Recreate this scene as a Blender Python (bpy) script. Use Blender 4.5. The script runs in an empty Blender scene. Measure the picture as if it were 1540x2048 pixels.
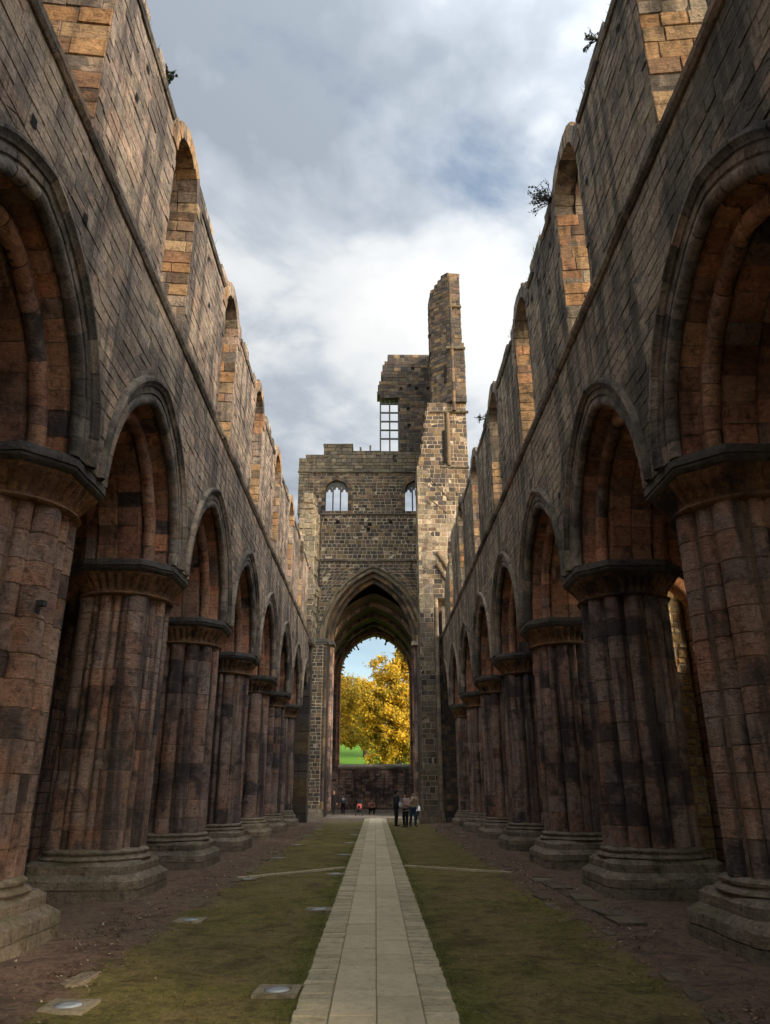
import bpy, math, random
from math import sin, cos, pi, sqrt, atan2, hypot, radians as RAD
from mathutils import Vector, Matrix, noise

random.seed(7)
rnd = random.random
def ru(a, b): return a + (b - a) * rnd()
SC = bpy.context.scene
COL = SC.collection

# ------------------------------------------------------------------ materials
def new_mat(name):
    m = bpy.data.materials.new(name); m.use_nodes = True
    nt = m.node_tree; nt.nodes.clear()
    out = nt.nodes.new('ShaderNodeOutputMaterial')
    b = nt.nodes.new('ShaderNodeBsdfPrincipled')
    nt.links.new(b.outputs[0], out.inputs[0])
    b.inputs['Roughness'].default_value = .92
    b.inputs['Specular IOR Level'].default_value = .25
    return m, nt, b
def L(nt, a, b): nt.links.new(a, b)
def mixc(nt, fac, a, b, mode='MIX'):
    n = nt.nodes.new('ShaderNodeMix'); n.data_type = 'RGBA'; n.blend_type = mode
    for i, v in ((0, fac), (6, a), (7, b)):
        if hasattr(v, 'is_output'): nt.links.new(v, n.inputs[i])
        elif isinstance(v, (int, float)): n.inputs[i].default_value = v
        else: n.inputs[i].default_value = (*v, 1)
    return n.outputs[2]
def math_(nt, op, a, b=0.0, c=None, clamp=False):
    n = nt.nodes.new('ShaderNodeMath'); n.operation = op; n.use_clamp = clamp
    for i, v in enumerate((a, b, c)):
        if v is None: continue
        if hasattr(v, 'is_output'): nt.links.new(v, n.inputs[i])
        else: n.inputs[i].default_value = v
    return n.outputs[0]
def smooth(nt, v, lo, hi, olo=0.0, ohi=1.0):
    n = nt.nodes.new('ShaderNodeMapRange'); n.interpolation_type = 'SMOOTHSTEP'
    nt.links.new(v, n.inputs[0])
    for i, x in enumerate((lo, hi, olo, ohi)): n.inputs[i + 1].default_value = x
    return n.outputs[0]
def pos(nt, scale=(1, 1, 1), off=(0, 0, 0)):
    g = nt.nodes.new('ShaderNodeNewGeometry'); m = nt.nodes.new('ShaderNodeMapping')
    m.inputs['Scale'].default_value = scale; m.inputs['Location'].default_value = off
    nt.links.new(g.outputs['Position'], m.inputs[0]); return m.outputs[0]
def noi(nt, vec, scale, detail=4, rough=.55, dist=0):
    n = nt.nodes.new('ShaderNodeTexNoise')
    n.inputs['Scale'].default_value = scale; n.inputs['Detail'].default_value = detail
    n.inputs['Roughness'].default_value = rough; n.inputs['Distortion'].default_value = dist
    nt.links.new(vec, n.inputs['Vector']); return n.outputs[0]
def ramp(nt, fac, cols, interp='CONSTANT'):
    n = nt.nodes.new('ShaderNodeValToRGB'); n.color_ramp.interpolation = interp
    e = n.color_ramp.elements
    while len(e) < len(cols): e.new(.5)
    for i, c in enumerate(cols):
        p = i / len(cols) if interp == 'CONSTANT' else i / (len(cols) - 1)
        if len(c) == 4: p = c[3]
        e[i].position = p; e[i].color = (*c[:3], 1)
    nt.links.new(fac, n.inputs[0]); return n.outputs[0]

def stone_mat(name, cols, soot=(.02, .019, .02), soot_lo=.52, soot_hi=.68, soot_amt=.85, streak=.5,
              moss=0.0, moss_col=(.07, .085, .02), bump=.5, gain=1.0, off=0, blotch=None, bed=.35, lichen=0.0, keep=.65, val=.5, rough_=1.0, per=.1, sw=1.0, slo=.52):
    m, nt, b = new_mat(name)
    mean = [sum(c[i] for c in cols) / len(cols) for i in range(3)]
    cols = [tuple(mean[i] + (c[i] - mean[i]) * keep for i in range(3)) for c in cols]
    a = nt.nodes.new('ShaderNodeAttribute'); a.attribute_name = 'rnd'
    s = nt.nodes.new('ShaderNodeSeparateColor'); L(nt, a.outputs['Color'], s.inputs[0])
    c = ramp(nt, s.outputs[0], cols)
    P = pos(nt, off=(off, off * .7, off * .3))
    n_big = noi(nt, P, .55, 5, .6, .6)
    n_mid = noi(nt, P, 3.2, 6, .65, .3)
    Pb = pos(nt, (2.0, 2.0, 13.0), (off, 0, 0))
    n_bed = noi(nt, Pb, 1.6, 5, .6, 1.2)
    n_fine = noi(nt, P, 26, 6, .75); n_pit = noi(nt, P, 9, 6, .7, .5)
    # stone to stone value, bedding, grain
    v = math_(nt, 'MULTIPLY_ADD', s.outputs[1], val, 1 - val * .5)
    v = math_(nt, 'MULTIPLY', v, math_(nt, 'MULTIPLY_ADD', n_bed, bed * 2, 1 - bed))
    v = math_(nt, 'MULTIPLY', v, math_(nt, 'MULTIPLY_ADD', n_fine, 1.5 * rough_, 1 - .75 * rough_))
    v = math_(nt, 'MULTIPLY', v, math_(nt, 'MULTIPLY_ADD', n_mid, 1.3 * rough_, 1 - .65 * rough_))
    v = math_(nt, 'MULTIPLY', v, smooth(nt, n_pit, .30, .52, 1 - .55 * rough_, 1 + .08 * rough_))
    v = math_(nt, 'MULTIPLY', v, gain)
    if blotch:
        c = mixc(nt, smooth(nt, noi(nt, P, 1.1, 5, .6, .8), .47, .66, 0, .75), c, blotch)
    c = mixc(nt, 1.0, c, v, 'MULTIPLY')
    # soot in drifting patches, stronger on some stones
    f = math_(nt, 'ADD', math_(nt, 'MULTIPLY', n_big, .62), math_(nt, 'MULTIPLY', n_mid, .38))
    f = math_(nt, 'ADD', f, math_(nt, 'MULTIPLY_ADD', s.outputs[2], per, -per * .5))
    f = smooth(nt, f, soot_lo, soot_hi, 0, soot_amt)
    c = mixc(nt, f, c, soot)
    if streak:
        st = noi(nt, pos(nt, (2.6 * sw, 2.6 * sw, .16), (off, 3, 0)), 1.0, 5, .62, .25)
        c = mixc(nt, smooth(nt, st, slo, slo + .15, 0, streak), c, soot)
    if lichen:
        c = mixc(nt, smooth(nt, noi(nt, P, 5, 6, .7), .6, .72, 0, lichen), c, (.34, .33, .25))
    if moss:
        g = nt.nodes.new('ShaderNodeNewGeometry'); z = nt.nodes.new('ShaderNodeSeparateXYZ')
        L(nt, g.outputs['Normal'], z.inputs[0])
        fz = smooth(nt, z.outputs[2], -.3, .8, .35, 1)
        fm = math_(nt, 'MULTIPLY', fz, smooth(nt, noi(nt, P, 1.9, 6, .65, .4), .46, .64, 0, moss))
        c = mixc(nt, fm, c, moss_col)
    L(nt, c, b.inputs['Base Color'])
    bm = nt.nodes.new('ShaderNodeBump'); bm.inputs['Strength'].default_value = bump; bm.inputs['Distance'].default_value = .05
    hh = math_(nt, 'ADD', math_(nt, 'MULTIPLY', n_mid, .55), math_(nt, 'MULTIPLY', n_fine, .35))
    hh = math_(nt, 'ADD', hh, math_(nt, 'MULTIPLY', n_bed, .55)); hh = math_(nt, 'ADD', hh, math_(nt, 'MULTIPLY', n_pit, .7))
    L(nt, hh, bm.inputs['Height']); L(nt, bm.outputs[0], b.inputs['Normal'])
    return m

def plain_mat(name, col, rough=.8, var=.3, scale=12, spec=.25, metal=0, bump=0):
    m, nt, b = new_mat(name)
    n = noi(nt, pos(nt), scale, 5, .6)
    c = mixc(nt, 1.0, col, math_(nt, 'MULTIPLY_ADD', n, var * 2, 1 - var), 'MULTIPLY')
    L(nt, c, b.inputs['Base Color'])
    b.inputs['Roughness'].default_value = rough; b.inputs['Specular IOR Level'].default_value = spec
    b.inputs['Metallic'].default_value = metal
    if bump:
        bm = nt.nodes.new('ShaderNodeBump'); bm.inputs['Strength'].default_value = bump; bm.inputs['Distance'].default_value = .02
        L(nt, n, bm.inputs['Height']); L(nt, bm.outputs[0], b.inputs['Normal'])
    return m

M = {}
WALLC = [(.41, .30, .21), (.36, .275, .20), (.45, .33, .22), (.30, .235, .195), (.45, .275, .185), (.34, .285, .205), (.48, .37, .25), (.41, .265, .20), (.27, .22, .19)]
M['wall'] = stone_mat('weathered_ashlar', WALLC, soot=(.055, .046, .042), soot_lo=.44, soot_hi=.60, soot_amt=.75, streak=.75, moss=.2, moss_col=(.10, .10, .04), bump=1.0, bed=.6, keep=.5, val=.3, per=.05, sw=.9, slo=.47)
M['wallR'] = stone_mat('shade_painted_ashlar', [(c[0] * .88, c[1] * .93, c[2] * .92) for c in WALLC], soot=(.05, .046, .04), soot_lo=.44, soot_hi=.60, soot_amt=.72, streak=.75, moss=.32, moss_col=(.10, .10, .045), bump=1.0, off=13, bed=.6, keep=.5, val=.3, per=.05, sw=.9, slo=.47)  # left wall's stone darkened and cooled, shade put into the colour
M['ochre'] = stone_mat('ochre_reveal_stone', [(.42, .24, .11), (.44, .27, .13), (.37, .19, .10), (.22, .14, .09), (.39, .26, .14), (.33, .18, .105), (.42, .29, .16), (.10, .075, .06), (.38, .20, .085)],
                       soot_lo=.49, soot_hi=.64, soot_amt=.88, streak=.55, moss=.2, bump=.9, bed=.5, keep=.7, val=.4)
M['soffit'] = stone_mat('red_soffit_stone', [(.50, .22, .13), (.44, .22, .14), (.51, .26, .155), (.38, .22, .16), (.50, .22, .12), (.41, .25, .175), (.52, .28, .155)],
                        soot_lo=.49, soot_hi=.65, soot_amt=.72, streak=.6, bump=1.0, off=5, bed=.5, keep=.7)
M['hood'] = stone_mat('sooty_moulding_stone', [(.27, .215, .165), (.23, .185, .15), (.31, .24, .175), (.19, .16, .14), (.29, .20, .145)], soot=(.03, .028, .027), soot_lo=.45, soot_hi=.62, soot_amt=.85, streak=.5, moss=.3, bump=.8, off=3, keep=.9)
M['pier'] = stone_mat('brown_pier_stone', [(.36, .24, .18), (.32, .225, .18), (.39, .245, .175), (.28, .21, .185), (.37, .215, .145), (.34, .255, .21), (.24, .19, .175)],
                      soot=(.035, .033, .036), soot_lo=.46, soot_hi=.60, soot_amt=.85, streak=.8, slo=.49, bump=1.0, off=8, blotch=(.34, .165, .10), lichen=.08, keep=.5, val=.22)
M['capital'] = stone_mat('rust_capital_stone', [(.27, .135, .06), (.24, .135, .07), (.29, .16, .075), (.2, .11, .065)], soot_lo=.45, soot_hi=.6, soot_amt=.9, streak=.5, bump=1.0, off=2)
M['abacus'] = stone_mat('black_abacus_stone', [(.10, .088, .078), (.08, .073, .068), (.125, .105, .09)], soot_lo=.5, soot_hi=.66, soot_amt=.7, streak=.2, bump=.8, moss=.25)
M['plinth'] = stone_mat('mossy_plinth_stone', [(.26, .205, .15), (.22, .18, .135), (.29, .225, .16)], soot_lo=.5, soot_hi=.68, soot_amt=.7, streak=.4, moss=.6, moss_col=(.12, .115, .045), bump=1.0, off=4)
M['tower'] = stone_mat('dark_tower_stone', [(.115, .08, .055), (.085, .062, .05), (.15, .10, .06), (.06, .048, .043), (.10, .075, .058), (.15, .105, .065), (.07, .056, .05), (.19, .125, .065), (.125, .078, .056), (.055, .047, .045)],
                       soot_lo=.5, soot_hi=.66, soot_amt=.6, streak=.25, moss=.3, bump=.8, off=21, lichen=.08, keep=1.0, val=.6)
M['towertop'] = stone_mat('pale_tower_stone', [(.18, .145, .10), (.155, .13, .095), (.20, .16, .105), (.13, .11, .085), (.10, .085, .072), (.19, .14, .09)], soot_lo=.52, soot_hi=.68, soot_amt=.7, streak=.4, moss=.45, bump=.7, off=17)
M['margin'] = stone_mat('trodden_margin_stone', [(.20, .155, .105), (.17, .135, .095), (.23, .18, .12)], soot=(.1, .075, .05), soot_lo=.45, soot_hi=.65, soot_amt=.7, streak=0, moss=.4, moss_col=(.11, .10, .035), bump=.8)
M['lampslab'] = stone_mat('lamp_slab_stone', [(.30, .25, .17)], soot=(.12, .10, .05), soot_lo=.45, soot_hi=.62, soot_amt=.6, streak=0, moss=.35, moss_col=(.12, .11, .03), bump=.4)
M['palepier'] = stone_mat('pale_sunlit_pier_stone', [(.30, .245, .165), (.25, .20, .145), (.33, .26, .17), (.20, .16, .12), (.28, .19, .13), (.13, .105, .085)], soot_lo=.52, soot_hi=.68, soot_amt=.55, streak=.35, moss=.3, bump=.6, off=31)  # pale stone, also used to paint the sunlit patch on the tower pier
M['rubble'] = stone_mat('rough_rubble_stone', [(.50, .32, .13), (.42, .24, .10), (.55, .40, .19), (.34, .2, .09), (.56, .43, .25)], soot_lo=.56, soot_hi=.7, soot_amt=.7, streak=.2, bump=1.0, off=6)
M['mortar'] = stone_mat('old_mortar', [(.17, .14, .11)], soot_lo=.45, soot_hi=.62, soot_amt=.75, streak=.4, bump=.7)
M['mortar_dark'] = stone_mat('dark_mortar', [(.07, .055, .045)], soot_lo=.45, soot_hi=.62, soot_amt=.75, streak=.4, bump=.7)
M['mortar_pale'] = stone_mat('pale_mortar', [(.36, .29, .205)], soot_lo=.5, soot_hi=.72, soot_amt=.6, streak=.3, bump=.7)
M['mortar_pier'] = stone_mat('pier_mortar', [(.19, .13, .09)], soot_lo=.5, soot_hi=.66, soot_amt=.6, streak=.3, bump=.6)
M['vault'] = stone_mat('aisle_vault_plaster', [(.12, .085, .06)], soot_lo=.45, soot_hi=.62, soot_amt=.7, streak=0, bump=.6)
M['slab'] = stone_mat('path_slab_stone', [(.60, .50, .325), (.565, .475, .315), (.63, .525, .35), (.54, .46, .30)], soot=(.17, .155, .09), soot_lo=.54, soot_hi=.72, soot_amt=.4, streak=0, bump=.2, bed=.08, lichen=.03, val=.14, keep=.5, rough_=.35)
M['sett'] = stone_mat('path_edge_sett_stone', [(.53, .445, .29), (.49, .42, .275), (.55, .46, .30)], soot=(.17, .165, .09), soot_lo=.5, soot_hi=.7, soot_amt=.55, streak=0, moss=.12, bump=.3, bed=.1, rough_=.5, val=.25)
M['joint'] = plain_mat('path_joint_earth', (.30, .26, .165), .95, .4, 30)
M['tread'] = stone_mat('pavement_flag_stone', [(.27, .22, .17), (.24, .20, .16), (.30, .25, .19)], soot=(.1, .08, .06), soot_lo=.54, soot_hi=.72, soot_amt=.5, streak=0, bump=.3, bed=.1)
M['dark_tracery'] = plain_mat('grey_tracery_stone', (.09, .09, .085), .85, .3, 20)
M['bark'] = plain_mat('tree_bark', (.06, .045, .03), .95, .4, 8, bump=.6)
M['lens'] = plain_mat('frosted_lamp_glass', (.42, .46, .47), .25, .15, 20, spec=.6)
M['socket'] = plain_mat('hole_shade_black', (.008, .007, .007), 1, .1, 10)
M['iron'] = plain_mat('dark_iron', (.05, .05, .05), .6, .3, 20)
def leaf_mat(name, cols):
    m, nt, b = new_mat(name)
    a = nt.nodes.new('ShaderNodeAttribute'); a.attribute_name = 'rnd'
    s = nt.nodes.new('ShaderNodeSeparateColor'); L(nt, a.outputs['Color'], s.inputs[0])
    c = ramp(nt, s.outputs[0], cols)
    v = math_(nt, 'MULTIPLY_ADD', s.outputs[1], .8, .6)
    c = mixc(nt, 1.0, c, v, 'MULTIPLY'); L(nt, c, b.inputs['Base Color'])
    b.inputs['Roughness'].default_value = .6
    tr = nt.nodes.new('ShaderNodeBsdfTranslucent'); L(nt, c, tr.inputs[0])
    mx = nt.nodes.new('ShaderNodeMixShader'); mx.inputs[0].default_value = .35
    L(nt, b.outputs[0], mx.inputs[1]); L(nt, tr.outputs[0], mx.inputs[2])
    out = [n for n in nt.nodes if n.type == 'OUTPUT_MATERIAL'][0]; L(nt, mx.outputs[0], out.inputs[0])
    return m
M['leaf_gold'] = leaf_mat('golden_autumn_leaves', [(.52, .31, .015), (.44, .25, .015), (.58, .38, .03), (.34, .22, .02), (.24, .20, .025), (.50, .28, .01)])
M['leaf_orange'] = leaf_mat('orange_autumn_leaves', [(.42, .20, .03), (.36, .17, .035), (.46, .25, .03), (.30, .18, .04), (.40, .27, .04)])
M['leaf_olive'] = leaf_mat('olive_autumn_leaves', [(.20, .16, .025), (.26, .20, .025), (.14, .13, .02), (.32, .22, .02)])
M['leaf_green'] = leaf_mat('dark_shrub_leaves', [(.035, .045, .02), (.05, .06, .025), (.03, .035, .02)])
M['grass'] = leaf_mat('short_mossy_grass', [(.12, .13, .025), (.10, .115, .02), (.17, .15, .04), (.09, .11, .02)])
M['litter'] = leaf_mat('fallen_leaf_litter', [(.16, .09, .045), (.22, .13, .065), (.11, .065, .04), (.30, .21, .12), (.14, .075, .04), (.45, .38, .28)])

# ------------------------------------------------------------------ mesh builder
class MB:
    def __init__(s): s.v = []; s.f = []; s.m = []; s.c = []; s.s = []
    def face(s, pts, mat=0, c=(.5, .5, .5), sm=False):
        n = len(s.v); s.v.extend(pts); s.f.append(tuple(range(n, n + len(pts)))); s.m.append(mat); s.c.append(c); s.s.append(sm)
    def grid(s, rows, mat=0, c=(.5, .5, .5), sm=True, wrap=False):
        n = len(s.v); w = len(rows[0])
        for r in rows: s.v.extend(r)
        for i in range(len(rows) - 1):
            for j in range(w if wrap else w - 1):
                j2 = (j + 1) % w
                s.f.append((n + i * w + j, n + i * w + j2, n + (i + 1) * w + j2, n + (i + 1) * w + j)); s.m.append(mat)
                s.c.append(c(i, j) if callable(c) else c); s.s.append(sm)
    def hexa(s, p, mat=0, c=None, sm=False):   # p: 4 bottom + 4 top points
        c = c or (rnd(), rnd(), rnd())
        for q in ((0, 1, 2, 3), (4, 5, 6, 7), (0, 1, 5, 4), (1, 2, 6, 5), (2, 3, 7, 6), (3, 0, 4, 7)):
            s.face([p[i] for i in q], mat, c, sm)
    def box(s, x0, x1, y0, y1, z0, z1, mat=0, c=None, j=0.0):
        p = [(x0, y0, z0), (x1, y0, z0), (x1, y1, z0), (x0, y1, z0), (x0, y0, z1), (x1, y0, z1), (x1, y1, z1), (x0, y1, z1)]
        if j: p = [tuple(a + ru(-j, j) for a in q) for q in p]
        s.hexa(p, mat, c)
    def tube(s, p0, p1, r0, r1, n=8, mat=0, c=(.5, .5, .5), caps=True, sm=True):
        a = Vector(p0); b = Vector(p1); d = (b - a)
        if d.length < 1e-6: return
        d.normalize(); u = d.orthogonal().normalized(); w = d.cross(u)
        R = [[tuple(q + (u * cos(2 * pi * k / n) + w * sin(2 * pi * k / n)) * r) for k in range(n)] for q, r in ((a, r0), (b, r1))]
        s.grid(R, mat, c, sm, True)
        if caps: s.face(R[0][::-1], mat, c); s.face(R[1], mat, c)
    def build(s, name, mats, parent=None, sharp=None):
        me = bpy.data.meshes.new(name); me.from_pydata(s.v, [], s.f)
        for m in mats: me.materials.append(M[m] if isinstance(m, str) else m)
        if s.f:
            me.polygons.foreach_set('material_index', s.m); me.polygons.foreach_set('use_smooth', s.s)
            at = me.attributes.new('rnd', 'FLOAT_COLOR', 'FACE')
            at.data.foreach_set('color', [x for c in s.c for x in (c[0], c[1], c[2], 1.0)])
        me.update()
        if sharp: me.set_sharp_from_angle(angle=RAD(sharp))
        o = bpy.data.objects.new(name, me); COL.objects.link(o)
        if parent:
            o.parent = parent; o.matrix_parent_inverse = Matrix.Translation(parent.location).inverted() if parent.type == 'EMPTY' else Matrix()
        return o

def tag(o, label=None, cat=None, group=None, kind=None):
    if label: o['label'] = label
    if cat: o['category'] = cat
    if group: o['group'] = group
    if kind: o['kind'] = kind
    return o
def thing(name, label, cat, loc=(0, 0, 0), group=None):
    o = bpy.data.objects.new(name, None); COL.objects.link(o); o.location = loc; o.empty_display_size = .3
    bpy.context.view_layer.update()
    return tag(o, label, cat, group)

# ------------------------------------------------------------------ stone laying
def c3(): return (rnd(), rnd(), rnd())
def lay(mb, P, courses, ivf, w=(.35, .7), gap=.008, bev=.012, rel=(.004, .026), nu=1, mat=0, back=1, D=None, skip=None, matf=None, cf=None, jit=.006, smooth_top=False, backing=True):
    """courses: list of (v0,v1). ivf(v0,v1)->list of (ua0,ua1,ub0,ub1) = left bottom/top, right bottom/top."""
    for (v0, v1) in courses:
        for (a0, a1, b0, b1) in ivf(v0, v1):
            Lm = ((b0 - a0) + (b1 - a1)) / 2
            if Lm < .03: continue
            if backing:
                ub = lambda k, n: a0 + (b0 - a0) * k / n
                ut = lambda k, n: a1 + (b1 - a1) * k / n
                n = nu if nu > 1 else 1
                mb.grid([[P(ub(k, n), v0, 0) for k in range(n + 1)], [P(ut(k, n), v1, 0) for k in range(n + 1)]], back, c3(), False)
                if D:
                    q = [P(a0, v0, 0), P(b0, v0, 0), P(b1, v1, 0), P(a1, v1, 0)]
                    r = [P(a0, v0, -D), P(b0, v0, -D), P(b1, v1, -D), P(a1, v1, -D)]
                    cc = c3()
                    mb.face(r[::-1], back, cc)
                    for i in range(4): mb.face([q[i], r[i], r[(i + 1) % 4], q[(i + 1) % 4]], back, cc)
            # stones
            cuts = [0.0]; x = ru(.3, 1.0) * ru(*w)
            while x < Lm - w[0] * .45: cuts.append(x / Lm); x += ru(*w)
            cuts.append(1.0)
            for s0, s1 in zip(cuts[:-1], cuts[1:]):
                l0 = a0 + (b0 - a0) * s0; l1 = a1 + (b1 - a1) * s0; r0 = a0 + (b0 - a0) * s1; r1 = a1 + (b1 - a1) * s1
                if skip and skip((l0 + r0) / 2, (v0 + v1) / 2): continue
                t = ru(*rel); cc = cf((l0 + r0) / 2, (v0 + v1) / 2) if cf else c3()
                mm = matf((l0 + r0) / 2, (v0 + v1) / 2) if matf else mat
                j = lambda: ru(-jit, jit)
                jv = [j() for _ in range(8)]; tq = min(.008, (rel[1] - rel[0]) * .35); tj = [ru(-tq, tq) for _ in range(4)]
                n = nu
                def row(lo, hi, f, g, tt):
                    # f: vertical fraction inset g
                    vv = lo
                    return vv
                def strip(g, tt):
                    gb = min(g, (r0 - l0) * .3, (r1 - l1) * .3) if (r0 - l0) > 0 and (r1 - l1) > 0 else 0
                    gv = min(g, (v1 - v0) * .3)
                    bl, br, tl, tr = l0 + gb + jv[0], r0 - gb + jv[1], l1 + gb + jv[2], r1 - gb + jv[3]
                    zb0, zb1, zt0, zt1 = v0 + gv + jv[4], v0 + gv + jv[5], v1 - gv + jv[6], v1 - gv + jv[7]
                    d0, d1, d2, d3 = (q_ if tt > 0 else 0 for q_ in tj)
                    B = [P(bl + (br - bl) * k / n, zb0 + (zb1 - zb0) * k / n, tt + d0 + (d1 - d0) * k / n) for k in range(n + 1)]
                    T = [P(tl + (tr - tl) * k / n, zt0 + (zt1 - zt0) * k / n, tt + d2 + (d3 - d2) * k / n) for k in range(n + 1)]
                    return B, T
                B0, T0 = strip(gap, -.004); B1, T1 = strip(gap + bev, t)
                mb.grid([B1, T1], mm, cc, smooth_top)
                mb.grid([B0, B1], mm, cc, False); mb.grid([T1, T0], mm, cc, False)
                mb.face([B0[0], B1[0], T1[0], T0[0]], mm, cc); mb.face([B1[-1], B0[-1], T0[-1], T1[-1]], mm, cc)

def mk_courses(v0, v1, h=(.24, .34)):
    r = [v0]
    while r[-1] < v1 - h[0] * .5: r.append(r[-1] + ru(*h))
    k = (v1 - v0) / (r[-1] - v0)
    r = [v0 + (x - v0) * k for x in r]
    return list(zip(r[:-1], r[1:]))
def planeP(O, U, N):
    O = Vector(O); U = Vector(U); N = Vector(N)
    return lambda u, v, t: (O.x + U.x * u + N.x * t, O.y + U.y * u + N.y * t, O.z + v)
def subtract(ivs, holes):
    """ivs/holes: lists of (l0,l1,r0,r1); remove the holes"""
    out = []
    for iv in ivs:
        cur = [iv]
        for h in holes:
            nxt = []
            for (a0, a1, b0, b1) in cur:
                if max(h[2], h[3]) <= min(a0, a1) or min(h[0], h[1]) >= max(b0, b1): nxt.append((a0, a1, b0, b1)); continue
                if min(h[0], h[1]) > min(a0, a1) + .02: nxt.append((a0, a1, min(h[0], b0), min(h[1], b1)))
                if max(h[2], h[3]) < max(b0, b1) - .02: nxt.append((max(h[2], a0), max(h[3], a1), b0, b1))
            cur = nxt
        out += cur
    return out

# pointed arch helpers: half span a at springing, centre offset c (same centres for all orders)
def arch_half(z, a, c):     # half width at height z above the springing
    R = a + c
    if z <= 0: return a
    if z * z >= R * R - c * c: return None
    return sqrt(R * R - z * z) - c
def arch_pt(s, a, c):       # s 0..1 left spring -> apex -> right spring
    R = a + c; A = atan2(sqrt(max(R * R - c * c, 0)), -c)
    if s <= .5:
        th = pi + (A - pi) * (s / .5); return (c + R * cos(th), R * sin(th))
    th = pi + (A - pi) * ((1 - s) / .5); return (-(c + R * cos(th)), R * sin(th))
def arch_hole(yc, zs, a, c, sill=-99):
    def f(v0, v1):
        if v1 <= sill: return []
        h0 = arch_half(v0 - zs, a, c); h1 = arch_half(v1 - zs, a, c)
        if h0 is None: return []
        if h1 is None: h1 = h0 * .25
        return [(yc - h0, yc - h1, yc + h0, yc + h1)]
    return f
def sweep(mb, F, c, groups, n_v, s_range=(0, 1), gap=.0007, jr=.008, mat=0, back=1, sub=3, do_back=True, cf=None, alt=None):
    """F(y,z,t)->xyz ; groups: lists of profile points (t,a). Each group is cut into n_v voussoirs."""
    for gi, (prof, nv) in enumerate(zip(groups, n_v)):
        edges = [0.0]
        for k in range(1, nv): edges.append((k + ru(-.12, .12)) / nv)
        edges.append(1.0)
        a0, a1 = s_range
        edges = [a0 + (a1 - a0) * e for e in edges]
        for s0, s1 in zip(edges[:-1], edges[1:]):
            dr = ru(-jr, jr); dt = ru(-jr, jr) * .6
            rows = []
            for k in range(sub + 1):
                s = s0 + gap * (a1 - a0) + (s1 - s0 - 2 * gap * (a1 - a0)) * k / sub
                rows.append([F(*arch_pt(s, a + dr, c), t + dt) for (t, a) in prof])
            mb.grid(rows, alt[1] if alt and rnd() < alt[0] else mat, cf(gi) if cf else c3(), True)
        if do_back:
            N = nv * 2
            mb.grid([[F(*arch_pt(a0 + (a1 - a0) * k / N, a + .018, c), t + .012) for (t, a) in prof] for k in range(N + 1)], back, c3(), True)

# ------------------------------------------------------------------ layout constants (metres, nave axis = +Y)
XF = 4.13            # nave wall face
BAY = 5.35
PY = [15.4 + (k - 2) * BAY for k in range(0, 8)]      # pier axes 4.7 ... 42.15
PXC = 5.24           # pier centre
ZA = 6.14            # top of abacus = springing
ZS = 10.6            # string course
ZT = 14.9            # wall head
YE = 46.2            # east end of nave walls
Y0W = -1.55
ARC = [y + BAY / 2 for y in PY[:-1]] + [PY[-1] + BAY / 2 - .12]
AC = .5             # arch centre offset
WD = 2.2

def ragged(u, seed):   # slow irregular wall head
    return .2 * noise.noise(Vector((u * .35, seed, 0))) + .34 * noise.noise(Vector((u * 1.1, seed, 4)))

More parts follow.
